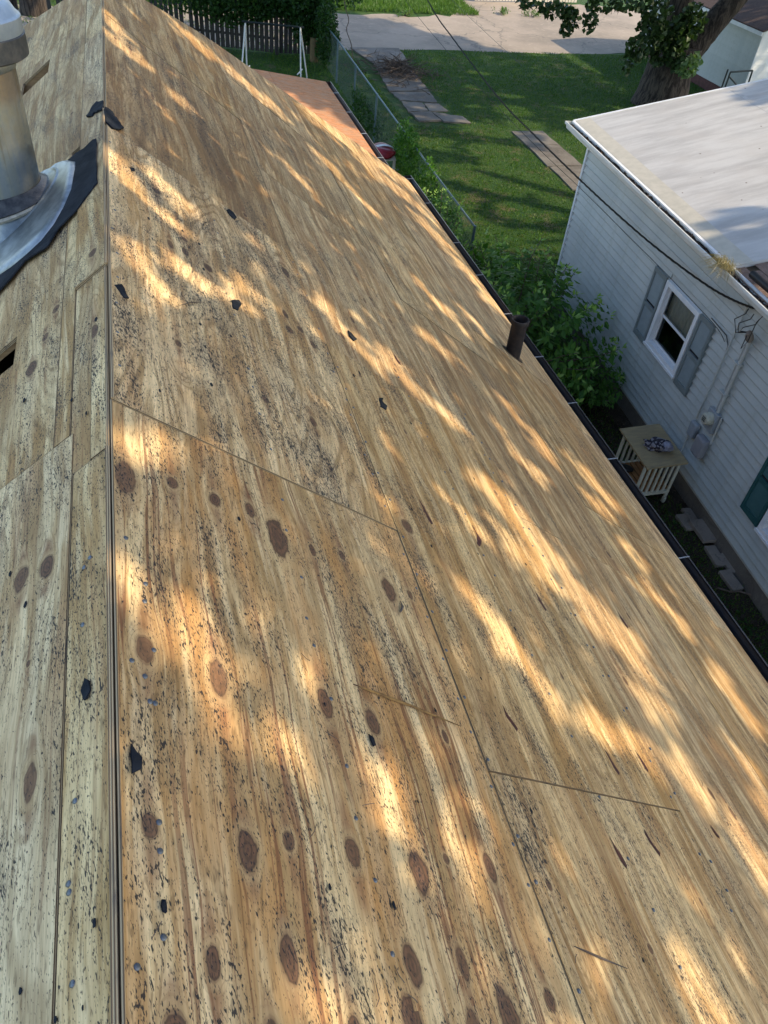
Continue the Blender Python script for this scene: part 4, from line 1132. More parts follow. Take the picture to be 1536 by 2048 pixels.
tag(mb.build('power_cable', CABLE), 'twisted black service cable running from the alley to the neighbour\'s wall', 'cable')
mb = MB(); mb.tube(smooth_path([(6.98, 7.0, -3.40), (7.0, 7.3, -3.34), (7.0, 8.41, -3.28), (7.0, 9.81, -3.24), (7.0, 11.38, -3.2), (7.0, 13.68, -3.17), (7.0, 16.67, -3.05), (7.0, 19.0, -2.9), (7.0, 22.42, -2.6), (7, 30, -1.6), (7, 38, .2)], 6), .0045, 5)
tag(mb.build('phone_wire', CABLE), 'thin single black wire below the twisted cable along the pale siding', 'cable')
mb = MB(); mb.tube(smooth_path([(12, 38, -3.9), (12, 32.17, -4.45), (12, 28.45, -4.67), (12, 25.15, -4.82), (12, 20, -4.9), (12, 14, -4.6)][:4], 6), .005, 5)
tag(mb.build('overhead_wire', CABLE), 'thin dark wire crossing above the lawn beside the alley', 'cable')
mb = MB(); mb.tube(smooth_path([(6.50, 27.2, -3.0), (6.56, 27, -3.71), (6.70, 27, -4.1), (6.64, 27, -4.37), (6.82, 27, -4.78), (6.89, 27, -5.3)], 5), .014, 6)
tag(mb.build('hanging_vine', STICK), 'dark wavy vine hanging beside the far end of the chain-link fence', 'vine')

# ------------------------------------------------------------------ things between the houses
def slatted_panel(y, x0, x1, z0, z1, n, parent, lean=0.0):
    mb = MB(); mb.box((x0, y - .02, z1 - .05), (x1, y + .02, z1)); r = mb.build('rail', PALEW, parent, bevel=.003)
    mb = MB(); mb.box((x0, y - .02, z0 + .09), (x1, y + .02, z0 + .135)); mb.build('rail', PALEW, parent, bevel=.003)
    for k in range(n):
        x = x0 + .02 + (x1 - x0 - .04) * k / (n - 1)
        zb = z0 if k in (0, n - 1) else z0 + .136
        mb = MB(); w = .022 if k in (0, n - 1) else .017
        mb.box((x - w, y - .012, zb), (x + w, y + .012, z1 - .051)); mb.build('slat', PALEW, parent, bevel=.002)
tb = empty('table', (6.5, 6.95, GZ), 'homemade table with a plywood top on two cream slatted panels against the siding', 'table')
mb = MB(); mb.box((6.18, 6.50, -5.015), (6.83, 7.38, -4.99)); mb.v = [(x + .05 * (y - 6.9), y + .03 * (x - 6.5), z) for x, y, z in mb.v]; mb.build('table_top', TABLEW, tb)
slatted_panel(7.28, 6.24, 6.84, -5.70, -5.02, 7, tb)
slatted_panel(6.60, 6.20, 6.78, -5.70, -5.02, 7, tb)
for k in range(8):
    x = 6.20 + k * .082
    mb = MB(); mb.box((x - .03, 6.625, -5.585), (x + .03, 7.255, -5.565)); mb.build('shelf_slat', SLATW, tb, bevel=.002)
for q in ((6.22, 7.28), (6.80, 7.28), (6.20, 6.60), (6.76, 6.60)):
    mb = MB(); mb.box((q[0] - .021, q[1] - .0215, GZ), (q[0] + .021, q[1] + .0215, -5.702)); mb.build('leg', PALEW, tb)
def lump(name, c, r, mat, seed=0, amp=.25, sub=3, parent=None, flat=0.0):
    bm = bmesh.new(); bmesh.ops.create_icosphere(bm, subdivisions=sub, radius=1)
    g_ = random.Random(seed); ph = [(g_.uniform(1.5, 5), g_.uniform(0, 6), g_.uniform(1.5, 5), g_.uniform(0, 6)) for _ in range(5)]
    for v in bm.verts:
        p = v.co.copy(); k = 1 + amp * sum(math.sin(a * p.x + b_ + c_ * p.y) * math.cos(c_ * p.z + d_) for a, b_, c_, d_ in ph) / 2.5
        v.co = Vector((p.x * r[0] * k, p.y * r[1] * k, p.z * r[2] * k))
        if v.co.z < -r[2] * .6: v.co.z = -r[2] * .6
        v.co += Vector(c)
    me = bpy.data.meshes.new(name); bm.to_mesh(me); bm.free(); me.polygons.foreach_set('use_smooth', [True] * len(me.polygons))
    return link(name, me, mat, parent)
bgm = lump('cloth_bundle', (6.52, 6.85, -4.925), (.13, .12, .095), BAGM, 3, .5)
tag(bgm, 'dark patterned cloth bundle with a grey plastic bag on the table top', 'bundle')
lump('plastic_bag', (6.58, 6.77, -4.885), (.085, .08, .065), SHINYBAG, 9, .55, 2, bgm)
lump('loose_fold', (6.44, 6.90, -4.955), (.10, .09, .05), BAGM, 5, .6, 3, bgm)
lump('loose_fold', (6.60, 6.93, -4.945), (.07, .08, .05), BAGM, 8, .6, 2, bgm)
# dark heap on the shelf
tag(lump('dark_sack', (6.33, 7.12, -5.53), (.12, .10, .045), CABLE, 12, .4), 'black crumpled sack on the slatted shelf under the table', 'sack')
# pavers by the foundation
pv = [(6.98, 6.22, .14, .30, .0, 3), (6.84, 6.12, .15, .30, .05, 1), (6.96, 5.88, .23, .42, .03, 2), (6.90, 5.45, .16, .36, -.04, 1), (7.02, 5.30, .15, .34, .02, 0), (6.86, 5.02, .16, .34, .06, 0)]
pl_ = ['dark paver nearest the table against the foundation', 'small paver lying beside the dark one near the table', 'largest pink-grey paver lying on top of its neighbours', 'long paver just below the largest one', 'paver pushed against the foundation below the largest one', 'last paver of the row towards the camera']
for (x, y, w_, l_, a, lv_), lb in zip(pv, pl_):
    mb = MB(); z = GZ + (.05 if lv_ == 2 else .0) + .004
    mb.box((-w_ / 2, -l_ / 2, 0), (w_ / 2, l_ / 2, .055))
    o = mb.build('paver', PAVER, None, mw=Matrix.Translation((x, y, z)) @ Matrix.Rotation(a - .068, 4, 'Z') @ Matrix.Rotation(.03 * (lv_ - 1), 4, 'Y'), bevel=.006)
    tag(o, lb, 'paver', 'pavers along the neighbour\'s foundation')
mb = MB(); mb.tube([(6.62, 4.95, GZ + .02), (6.75, 4.85, GZ + .03), (6.86, 4.83, GZ + .04), (6.97, 4.74, GZ + .05)], .012, 6)
tag(mb.build('fallen_branch', STICK), 'bare branch lying on the soil near the last paver', 'branch')
lit = MB()
for k in range(420):
    p = Vector((random.uniform(5.0, 7.1), random.uniform(3.0, 10.0), GZ + .012)); L = random.uniform(.01, .035)
    dv = Vector(rdir(1)[0]) * L; dv.z *= .3; e_ = Vector(rdir(1)[0]) * L * .6; e_.z *= .3
    lit.face([p - dv, p - e_, p + dv, p + e_])
tag(lit.build('leaf_litter', plain('dead_leaf_ground', (.22, .15, .09), (.10, .07, .05), 9, .9, 0)), 'dead leaves scattered on the soil between the two houses', 'leaf litter', kind='stuff')

# ------------------------------------------------------------------ vegetation
def shrub(name, c, rad, height, shoots, mat, label, cat='shrub', leaf=.06, tipy=.5, seed=0, lean=(0, 0), dens=26):
    root = empty(name, c, label, cat)
    g_ = random.Random(seed); st = MB(); Cs, Us, Vs, Y = [], [], [], []
    for i in range(shoots):
        a = g_.uniform(0, 6.283); rr = math.sqrt(g_.random())
        b0 = Vector((math.cos(a) * rr * rad[0] * .25, math.sin(a) * rr * rad[1] * .25, 0))
        dirn = Vector((math.cos(a) * rr * rad[0] + lean[0], math.sin(a) * rr * rad[1] + lean[1], height * (g_.uniform(.72, 1.0) * math.sqrt(max(.08, 1 - rr * rr * .82)))))
        pts = []
        for k in range(7):
            t = k / 6
            p = b0 + Vector((dirn.x * (t ** 1.15), dirn.y * (t ** 1.15), dirn.z * t ** .9)) + Vector((g_.uniform(-1, 1), g_.uniform(-1, 1), 0)) * .035 * height * t
            pts.append(Vector(c) + p)
        if i % 3 == 0: st.tube(pts, [.014 * (1 - j / 8) + .002 for j in range(7)], 4, False)
        for k in range(dens):
            t = 1 - (k / dens) ** 1.3 * .75
            f = t * 6; j = min(5, int(f)); p = pts[j].lerp(pts[j + 1], f - j); ax = (pts[j + 1] - pts[j]).normalized()
            side = ax.cross(Vector((g_.uniform(-1, 1), g_.uniform(-1, 1), g_.uniform(-.3, .3)))).normalized()
            top = k < 4
            sz = leaf * g_.uniform(.6, 1.15) * (.75 if top else 1)
            U_ = (side + ax * (.9 if top else .15) + Vector((0, 0, -.1))).normalized() * sz
            off = g_.uniform(.3, 2.2) * leaf if not top else .6 * leaf
            Cs.append(p + side * off + Vector((0, 0, g_.uniform(-1, 1) * leaf * .5))); Us.append(U_)
            nrm = (Vector((0, 0, 1)) + Vector((g_.uniform(-1, 1), g_.uniform(-1, 1), 0)) * .7)
            V_ = U_.cross(nrm).normalized() * sz * .52; Vs.append(V_)
            Y.append(max(0, min(1, (tipy if top else 0) + g_.uniform(-.1, .15)))) 
    st.build('stem', STICK, root)
    quads('foliage', np.array(Cs), np.array(Us), np.array(Vs), mat, root, tip_light=np.array(Y))
    return root
shrub('shrub', (5.66, 10.2, GZ), (1.35, 2.0), 2.25, 135, LEAF, 'large leafy green shrub between the eave and the neighbour\'s siding', leaf=.074, tipy=.9, seed=1, dens=44)
shrub('shrub', (6.65, 9.1, GZ), (.5, .75), 1.2, 36, LEAF, 'smaller shrub leaning against the siding left of the window', leaf=.05, tipy=.2, seed=2, dens=40)
shrub('shrub', (5.2, 13.1, GZ), (.5, .9), 2.1, 62, LEAF, 'narrow bright-topped shrub beside the near end of the chain-link fence', leaf=.05, tipy=1.0, seed=3, dens=34)
shrub('shrub', (5.3, 11.9, GZ), (.75, 1.1), 1.5, 70, LEAFD, 'dark shrub hidden behind the gutter between the two brighter shrubs', leaf=.06, tipy=0, seed=9, dens=34)
shrub('shrub', (6.1, 12.6, GZ), (.9, 1.1), .95, 80, LEAF, 'low dark shrub growing at the edge of the shaded lawn', leaf=.06, tipy=.1, seed=4, dens=34)
shrub('weed_clump', (5.9, 6.15, GZ), (.25, .3), .55, 22, LEAF, 'small leafy weed at the foot of the slatted table', 'weed', leaf=.03, tipy=.15, seed=5, dens=22)
shrub('weed_clump', (4.9, 8.2, GZ), (.6, .8), .6, 40, LEAFD, 'dark low weeds under the foreground eave', 'weed', leaf=.04, tipy=0, seed=6, dens=24)

def ground_blades(name, rects, n, h, mat, label, w=.006, keep=None, zoff=0.0):
    A = []
    tot = sum((x1 - x0) * (y1 - y0) for x0, x1, y0, y1 in rects)
    for x0, x1, y0, y1 in rects:
        k = int(n * (x1 - x0) * (y1 - y0) / tot); A.append(np.stack([RNG.uniform(x0, x1, k), RNG.uniform(y0, y1, k), np.full(k, GZ + zoff)], 1))
    P = np.concatenate(A)
    if keep is not None: P = P[keep(P)]
    m_ = len(P); hh = h * RNG.uniform(.5, 1.3, m_)[:, None]
    D = np.stack([RNG.normal(0, .55, m_), RNG.normal(0, .55, m_), np.ones(m_)], 1); D /= np.linalg.norm(D, axis=1, keepdims=True)
    U_ = D * hh / 2; V_ = perp(U_) * w * RNG.uniform(.7, 1.3, m_)[:, None]
    o = quads(name, P + U_, U_, V_, mat, fold=.1); tag(o, label, 'grass', kind='stuff'); return o
def lawnmask(P):
    x, y = P[:, 0], P[:, 1]
    walk = (x > 10.5) & (x < 11.75) & (y < 22.3)
    pat = (x > 7.6) & (x < 9.3) & (y > 22.6)
    nh_ = (x > 7.3) & (y < 12.6)
    return ~(walk | pat | nh_)
ground_blades('lawn_grass', [(4.6, 20, 12.2, 31.0)], 120000, .055, GRASSB, 'mown lawn grass between the fence and the neighbour\'s house', w=.010, keep=lawnmask)
ground_blades('grass', [(4.3, 6.95, 2.0, 12.0)], 26000, .07, GRASSB, 'sparse dark grass in the gap between the two houses', w=.005)
ground_blades('grass', [(-14, 6, 17.5, 37)], 40000, .08, GRASSB, 'rough grass around the swing frame and along the old board fence', w=.012)
ground_blades('tall_grass', [(-8, 15, 36.9, 42)], 40000, .22, LEAFB, 'tall bright grass on the far side of the alley', w=.018)
# weed tufts on the alley's far edge
for (x, y, lb) in ((11.3, 36.4, 'small weed tuft on the far gravel edge of the alley, leftmost'), (16.2, 37.4, 'green weed tuft in the alley left of the overhanging leaves'), (17.6, 37.2, 'green weed tuft in the alley under the overhanging leaves'), (20.0, 38.2, 'weed tuft in front of the pale picket fence')):
    shrub('weed_tuft', (x, y, GZ), (.45, .35), .3, 14, LEAFB, lb, 'weed', leaf=.05, tipy=0, seed=int(x * 10), dens=14)
# ground cover weeds in the gap
Cs = np.stack([RNG.uniform(4.4, 6.8, 5200), RNG.uniform(2.5, 9.5, 5200), GZ + RNG.uniform(.02, .14, 5200)], 1)
nzv = np.sin(Cs[:, 0] * 5.1) + np.sin(Cs[:, 1] * 3.3 + Cs[:, 0] * 2) + RNG.normal(0, .7, 5200)
Cs = Cs[(nzv > .2) & (Cs[:, 0] < 6.75 - .1)]
U_ = rdir(len(Cs)); U_[:, 2] *= .4; U_ *= .028; V_ = np.cross(U_, np.array([0, 0, 1.]) + RNG.normal(0, .4, U_.shape)); V_ /= np.linalg.norm(V_, axis=1, keepdims=True) + 1e-9; V_ *= .018
tag(quads('ground_weeds', Cs, U_, V_, LEAFD), 'low creeping weeds on the soil between the houses', 'weeds', kind='stuff')

# ------------------------------------------------------------------ chain-link fence
def fx(y): return 6.02 + .32 * min(1, max(0, (y - 14.5) / 13.5))
cf = empty('chain_link_fence', (6.1, 21, GZ), 'long chain-link fence with a galvanised top rail beside the lawn', 'fence')
ys = [13.2 + i * 2.7 for i in range(7)]
for y in ys:
    mb = MB(); mb.tube([(fx(y), y, GZ), (fx(y), y, GZ + 1.22)], .03, 8); mb.build('post', RAILM, cf, True)
for y0, y1 in zip(ys, ys[1:]):
    mb = MB(); mb.tube([(fx(y0), y0, GZ + 1.2), (fx(y1), y1, GZ + 1.2)], .021, 8); mb.build('rail', RAILM, cf, True)
wm = MB(); step = .085
y = ys[0] - 1.15
while y < ys[-1]:
    for sg in (1, -1):
        a, b_ = (y, y + 1.15) if sg > 0 else (y + 1.15, y)
        z0, z1 = GZ + .03, GZ + 1.18
        # clip to fence extent
        def at_(yy): t = (yy - a) / (b_ - a); return z0 + (z1 - z0) * t
        lo, hi = max(min(a, b_), ys[0]), min(max(a, b_), ys[-1])
        if hi > lo:
            p = Vector((fx(lo), lo, at_(lo))); q = Vector((fx(hi), hi, at_(hi)))
            wm.tube([p, q], .0019, 3, False)
    y += step
tag(wm.build('wire_mesh', WIREM, cf), kind='stuff')
def leafmass(name, ctr, rad, n, leaf, mat, label, cat, seed=0):
    v = rdir(n); r = RNG.uniform(.55, 1.05, n)[:, None]
    lum = 1 + .25 * np.sin(v[:, :1] * 5 + seed) * np.cos(v[:, 2:3] * 6 + v[:, 1:2] * 4)
    C_ = np.array(ctr) + v * r * lum * np.array(rad)
    U_ = rdir(n, -.3) * leaf * RNG.uniform(.6, 1.2, n)[:, None]; V_ = perp(U_) * leaf * .6
    o = quads(name, C_, U_, V_, mat); return tag(o, label, cat)
leafmass('vine', (6.06, 17.9, GZ + .85), (.16, .95, .62), 2600, .045, LEAF, 'green vine climbing over the middle of the chain-link fence', 'vine', 1)
leafmass('vine', (6.02, 14.6, GZ + .55), (.2, .8, .5), 1500, .045, LEAF, 'low vine at the near post of the chain-link fence', 'vine', 4)
leafmass('vine', (6.03, 16.0, GZ + .7), (.18, .8, .6), 1700, .045, LEAF, 'bright leafy vine between the two other vines on the near half of the chain-link fence', 'vine', 7)
leafmass('vine', (6.25, 22.5, GZ + .35), (.2, 1.8, .4), 1500, .05, LEAFD, 'low dark growth along the foot of the chain-link fence beside the patio', 'vine', 9)
leafmass('vine', (6.35, 28.6, GZ + 1.0), (.35, .9, .95), 2600, .06, LEAFD, 'dark vine at the far corner of the chain-link fence', 'vine', 2)

# wooden fence with ivy
wf = empty('board_fence', (2.5, 30.3, GZ), 'tall weathered dark board fence behind the swing frame', 'fence')
k = 0; x = -2.5
while x < 6.35:
    y = 30.9 - (x - 2.36) * .36
    if x > 4.94: y = 29.97
    w_ = .135; 
    if random.random() > .05:
        mb = MB(); tz = GZ + 1.85 + random.uniform(-.04, .04)
        mb.box((-w_ / 2, -.01, 0), (w_ / 2, .01, tz - GZ)); mb.build('board', OLDF, wf, mw=Matrix.Translation((x, y + random.uniform(-.008, .008), GZ + .03)) @ Matrix.Rotation(-.35 if x <= 4.94 else 0, 4, 'Z') @ Matrix.Rotation(random.uniform(-.012, .012), 4, 'Y'))
    x += .15 + random.uniform(0, .02)
for z in (.45, 1.4):
    mb = MB(); mb.tube([(-2.5, 32.70, GZ + z), (4.94, 30.03, GZ + z)], .04, 4); mb.build('rail', OLDF, wf)
for sx in (-.5, 2.3, 4.9):
    yy = 30.9 - (sx - 2.36) * .36 - .07
    mb = MB(); mb.box((sx - .05, yy - .05, GZ), (sx + .05, yy + .05, GZ + 1.9)); mb.build('post', OLDF, wf)
leafmass('ivy', (4.2, 29.9, GZ + 1.75), (2.9, .4, .8), 11000, .07, LEAFD, 'dark ivy hanging over the top of the board fence', 'ivy', 3)
leafmass('ivy', (5.9, 29.5, GZ + 1.4), (.75, .5, 1.1), 3200, .07, LEAFD, 'dense ivy clump at the fence corner beside the alley', 'ivy', 6)
mb = MB(); mb.tube([(6.05, 29.15, GZ), (6.05, 29.15, GZ + .72)], [.15, .14], 12); tag(mb.build('stump_post', plain('yellowed_post', (.16, .11, .05), (.11, .08, .04), 9, .9, .2), None, True), 'thick short yellowed post at the corner of the board fence', 'post')
# swing frame
SY = 24.3
sw = empty('swing_frame', (3.9, SY, GZ), 'old white A-frame swing set without seats in the shaded yard', 'swing frame')
tops = [Vector((3.18, SY + .15, -3.70)), Vector((4.66, SY - .1, -3.75))]
WHP = plain('white_swing_paint', (.62, .62, .60), (.50, .50, .47), 8, .5, .05)
for tp in tops:
    for s_, dxx in (((-.45, -.34), (.35, .03)) if tp is tops[0] else ((-.45, -.05), (.45, .40))):
        mb = MB(); mb.tube([(tp.x + dxx * 1.0, tp.y + s_, GZ), tuple(tp)], .021, 8); mb.build('leg', WHP, sw, True)
    mb = MB(); mb.tube([(tp.x - .13, tp.y - .27, -4.85), (tp.x + .11, tp.y + .27, -4.85)], .018, 6); mb.build('brace', WHP, sw)
mb = MB(); mb.tube([tops[0] - Vector((.1, 0, 0)), tops[1] + Vector((.1, 0, 0))], .028, 8); mb.build('top_bar', plain('dark_green_bar', (.008, .014, .014), (.012, .02, .02), 8, .8, .05), sw, True)
# chair with sacks by the fence
ch = empty('garden_table', (5.6, 18.6, GZ), 'small white plastic garden table beside the chain-link fence', 'table')
mb = MB(); mb.box((5.25, 18.2, -5.18), (5.92, 19.1, -5.15)); mb.build('table_top', WHITEP, ch, bevel=.01)
for q in ((5.3, 18.25), (5.87, 18.25), (5.3, 19.05), (5.87, 19.05)):
    mb = MB(); mb.box((q[0] - .025, q[1] - .025, GZ), (q[0] + .025, q[1] + .025, -5.182)); mb.build('leg', WHITEP, ch)
sk = lump('red_sack', (5.62, 18.55, -5.07), (.30, .42, .13), REDBAG, 4, .2)
tag(sk, 'bulging red sack with a white band on the white garden table', 'sack')
mb = MB()
for k in range(13):
    t = -.5 + k / 12; mb.v += [(5.62 + .04 + t * .5, 18.55 - .06, -5.07 + .137 * math.sqrt(max(0, 1 - (t * 1.7) ** 2))), (5.62 + .04 + t * .5, 18.55 + .06, -5.07 + .137 * math.sqrt(max(0, 1 - (t * 1.7) ** 2)))]
    if k: i = len(mb.v); mb.f.append((i - 4, i - 2, i - 1, i - 3)); mb.mi.append(0)
mb.build('label_band', WHITEP, sk)
mb = MB(); mb.box((5.3, 17.3, GZ), (5.75, 18.0, -5.45)); tag(mb.build('crate', plain('worn_crate_wood', (.22, .14, .08), (.15, .10, .06), 8, .8, .2), None, bevel=.01), 'low brown wooden crate in front of the white garden table', 'crate')
mb = MB(); mb.box((-.25, -.02, 0), (.25, .02, .9)); tag(mb.build('leaning_board', WHITEP, None, mw=Matrix.Translation((5.15, 19.6, GZ)) @ Matrix.Rotation(-.5, 4, 'X')), 'white board leaning behind the garden table', 'board')

# ------------------------------------------------------------------ patio, walk, brush pile
pt = empty('patio', (8.6, 26.5, GZ), 'old cracked concrete strip leading from the alley across the lawn', 'patio')
def slab(poly, zt, name='slab', parent=None, mat=None, z0=GZ - .02):
    n_ = len(poly); mb = MB(); g_ = random.Random(int(poly[0][0] * 100))
    fine = []
    for i in range(n_):
        p, q = poly[i], poly[(i + 1) % n_]; kk = 5
        for j in range(kk):
            t = j / kk; jt = .025 if j else 0
            fine.append((p[0] + (q[0] - p[0]) * t + g_.uniform(-jt, jt), p[1] + (q[1] - p[1]) * t + g_.uniform(-jt, jt)))
    n_ = len(fine)
    mb.v = [(p[0], p[1], zt + g_.uniform(-.002, .002)) for p in fine] + [(p[0], p[1], z0) for p in fine]
    mb.f = [tuple(range(n_))] + [(i, i + n_, (i + 1) % n_ + n_, (i + 1) % n_) for i in range(n_)]; mb.mi = [0] * (n_ + 1)
    return mb.build(name, mat or SLAB, parent)
for poly in ([(7.75, 30.95), (9.62, 31.0), (9.45, 29.3), (8.1, 29.0)], [(8.12, 28.93), (9.44, 29.23), (9.3, 27.4), (8.0, 27.3)], [(7.98, 27.2), (9.28, 27.3), (9.2, 25.9), (7.85, 25.8)], [(7.87, 25.7), (9.2, 25.8), (9.1, 24.7), (7.95, 24.9)],
             [(7.97, 24.8), (8.6, 24.65), (8.55, 23.9), (7.9, 23.8)], [(8.65, 24.6), (9.12, 24.6), (9.2, 23.9), (8.6, 23.85)], [(7.92, 23.7), (8.6, 23.8), (8.7, 23.0), (8.0, 22.95)], [(8.65, 23.75), (9.5, 23.35), (9.55, 22.75), (8.75, 22.9)]):
    slab(poly, GZ + random.uniform(.03, .055), 'slab', pt)
wk = empty('walkway', (11.1, 19, GZ), 'concrete garden walk ending at the corner of the neighbour\'s house', 'walkway')
for k, (y0, y1) in enumerate(((20.95, 22.1), (19.35, 20.9), (17.75, 19.3), (16.15, 17.7), (14.55, 16.1), (12.95, 14.5))):
    slab([(10.55 + (.0 if k else .05), y0), (11.62 - .02 * k, y0), (11.6, y1), (10.6, y1)], GZ + .03 + .006 * (k % 2), 'slab', wk)
bp = MB()
for k in range(420):
    a = random.uniform(0, 6.28); r_ = abs(random.gauss(0, .7)); p = Vector((8.75 + math.cos(a) * r_, 27.8 + math.sin(a) * r_ * 1.3, GZ + .05 + random.uniform(0, .35) * max(0, 1 - r_)))
    d_ = Vector((random.uniform(-1, 1), random.uniform(-1, 1), random.uniform(-.25, .35))).normalized(); L = random.uniform(.2, .7)
    bp.tube([p, p + d_ * L * .5 + Vector((0, 0, .03)), p + d_ * L], [.012, .009, .003], 4, False)
tag(bp.build('brush_pile', STICK), 'pile of cut twigs and branches heaped on the concrete strip', 'brush pile', kind='stuff')

# ------------------------------------------------------------------ garage, gate, far fence
ga = empty('garage', (22.5, 27.5, GZ), 'white sided garage behind the big tree with a maroon base', 'garage')
GX = 20.1
def gboard(axis, a0, a1, z0, p):
    mb = MB(); h = .2
    if axis == 'x': mb.face([(GX - .018, a0, z0), (GX - .018, a1, z0), (GX - .003, a1, z0 + h), (GX - .003, a0, z0 + h)]); mb.face([(GX - .018, a0, z0), (GX, a0, z0), (GX, a1, z0), (GX - .018, a1, z0)])
    else: mb.face([(a0, 24.6 - .018, z0), (a1, 24.6 - .018, z0), (a1, 24.6 - .003, z0 + h), (a0, 24.6 - .003, z0 + h)]); mb.face([(a0, 24.582, z0), (a0, 24.6, z0), (a1, 24.6, z0), (a1, 24.582, z0)])
    mb.build('siding_board', TRIM if axis == 'y' else VINYL, p)  # sunlit side gets the whiter material, shaded side the greyer: light in colour
for i in range(10):
    gboard('x', 24.6, 31.6, -5.5 + i * .2, ga)
    gboard('y', GX, 26.5, -5.5 + i * .2, ga)
mb = MB(); mb.box((GX + .001, 24.601, -5.5), (26.5, 31.6, -3.42)); mb.build('wall', VINYL, ga)
mb = MB(); mb.box((GX - .06, 24.55, GZ), (26.55, 31.65, -5.5)); mb.build('base', MAROON, ga)
mb = MB(); 
mb.face([(GX - .3, 24.3, -3.5), (GX - .3, 31.9, -3.5), (23.3, 31.9, -2.3), (23.3, 24.3, -2.3)]); mb.face([(26.8, 31.9, -3.5), (26.8, 24.3, -3.5), (23.3, 24.3, -2.3), (23.3, 31.9, -2.3)])
mb.face([(GX, 24.6, -3.42), (26.5, 24.6, -3.42), (23.3, 24.6, -2.34)]); mb.face([(GX, 31.6, -3.42), (26.5, 31.6, -3.42), (23.3, 31.6, -2.34)])
o = mb.build('roof', BLOCKROOF, ga); md = o.modifiers.new('solid', 'SOLIDIFY'); md.thickness = .05
mb = MB(); mb.box((GX - .33, 24.28, -3.60), (GX - .28, 31.9, -3.49)); mb.build('fascia', TRIM, ga)
mb = MB(); mb.box((GX - .035, 24.565, -5.5), (GX + .05, 24.60, -3.45)); mb.build('corner_trim', TRIM, ga)
mb = MB(); mb.box((GX - .035, 31.55, -5.5), (GX + .03, 31.64, -3.45)); mb.build('corner_trim', TRIM, ga)
gt = empty('gate', (19.2, 24.2, GZ), 'dark metal tube gate against the corner of the garage', 'gate')
for p, q, nm in (((18.75, 24, GZ), (18.75, 24, -4.5), 'post'), ((18.88, 24, GZ + .1), (18.88, 24, -4.58), 'frame'), ((18.88, 24, -4.58), (19.7, 24, -4.52), 'frame'), ((19.7, 24, -4.52), (19.78, 24, GZ + .1), 'frame'), ((18.88, 24, -4.7), (19.7, 24, -5.2), 'brace')):
    mb = MB(); mb.tube([p, q], .028, 8); mb.build(nm, DKFR, gt, True)
pf = empty('picket_fence', (19, 40, GZ), 'pale picket fence on the far side of the alley', 'fence')
for k in range(34):
    x = 15.9 + k * .165
    mb = MB(); mb.box((-.065, -.012, 0), (.065, .012, 1.3 + random.uniform(-.03, .03))); mb.build('picket', WHF, pf, mw=Matrix.Translation((x, 39.9 + (x - 16) * .1, GZ + .04)) @ Matrix.Rotation(.1, 4, 'Z'))
mb = MB(); mb.tube([(15.8, 39.93, GZ + .4), (21.5, 40.5, GZ + .4)], .035, 4); mb.build('rail', WHF, pf)
leafmass('hedge', (14.6, 40.4, GZ + .6), (1.0, .5, .9), 1500, .08, LEAFD, 'dark hedge end left of the pale picket fence', 'hedge', 2)
leafmass('bush', (8.3, 39.4, GZ + .6), (1.2, .8, .8), 2200, .09, LEAF, 'green bush across the alley above the board fence corner', 'bush', 8)

# ------------------------------------------------------------------ trees
def trunk_mesh(paths, name, parent, n=14, mat=None):
    mb = MB()
    for pts, rad in paths:
        sp = smooth_path(pts, 5)
        rr = []
        for i in range(len(sp)):
            f = i / 5; j = min(int(f), len(rad) - 2); rr.append((rad[j] + (rad[j + 1] - rad[j]) * (f - j)) * (1 + random.uniform(-.03, .03)))
        mb.tube(sp, rr, n)
    return mb.build(name, mat or BARK, parent, True)
# big maple beside the neighbour's roof
tr = empty('maple_tree', (17.2, 24.6, GZ), 'big forked tree with a thick dark trunk behind the neighbour\'s white roof', 'tree')
trunk_mesh([([(17.05, 24.7, GZ - .1), (17.08, 24.75, -5.2), (17.12, 24.8, -4.5), (17.15, 24.8, -4.0)], [1.0, .80, .74, .80])], 'trunk', tr, 20)
trunk_mesh([([(16.95, 24.8, -4.4), (16.9, 24.8, -3.6), (16.75, 24.9, -2.6), (16.5, 25, -.8), (16.2, 25.5, 1.8), (15.6, 26, 4.5)], [.62, .50, .43, .38, .3, .15])], 'limb', tr, 16)
trunk_mesh([([(17.3, 24.75, -4.5), (17.75, 24.75, -4.0), (18.2, 24.75, -3.35), (18.9, 24.7, -2.3), (19.8, 24.5, -.5), (21, 24, 2.5), (22, 23, 5)], [.5, .42, .38, .35, .32, .25, .12])], 'limb', tr, 16)
trunk_mesh([([(16.6, 24.8, -1.5), (15.3, 24.2, -1.6), (13.8, 23.6, -2.0), (12.6, 23.4, -2.6)], [.14, .09, .05, .02])], 'branch', tr, 8)
trunk_mesh([([(17.0, 24.2, -3.9), (16.6, 23.9, -3.75), (16.2, 23.7, -3.9)], [.05, .03, .012])], 'branch', tr, 6)
def leafcloud(parent, blobs, mat, leaf, name='foliage'):
    Cs = []
    for (c, r, n_) in blobs:
        v = rdir(n_); rr = RNG.uniform(0.2, 1.0, n_)[:, None] ** .5; Cs.append(np.array(c) + v * rr * np.array(r))
    C_ = np.concatenate(Cs); n_ = len(C_)
    U_ = rdir(n_, -.4) * leaf * RNG.uniform(.7, 1.2, n_)[:, None]; V_ = perp(U_) * leaf * .75
    return quads(name, C_, U_, V_, mat, parent)
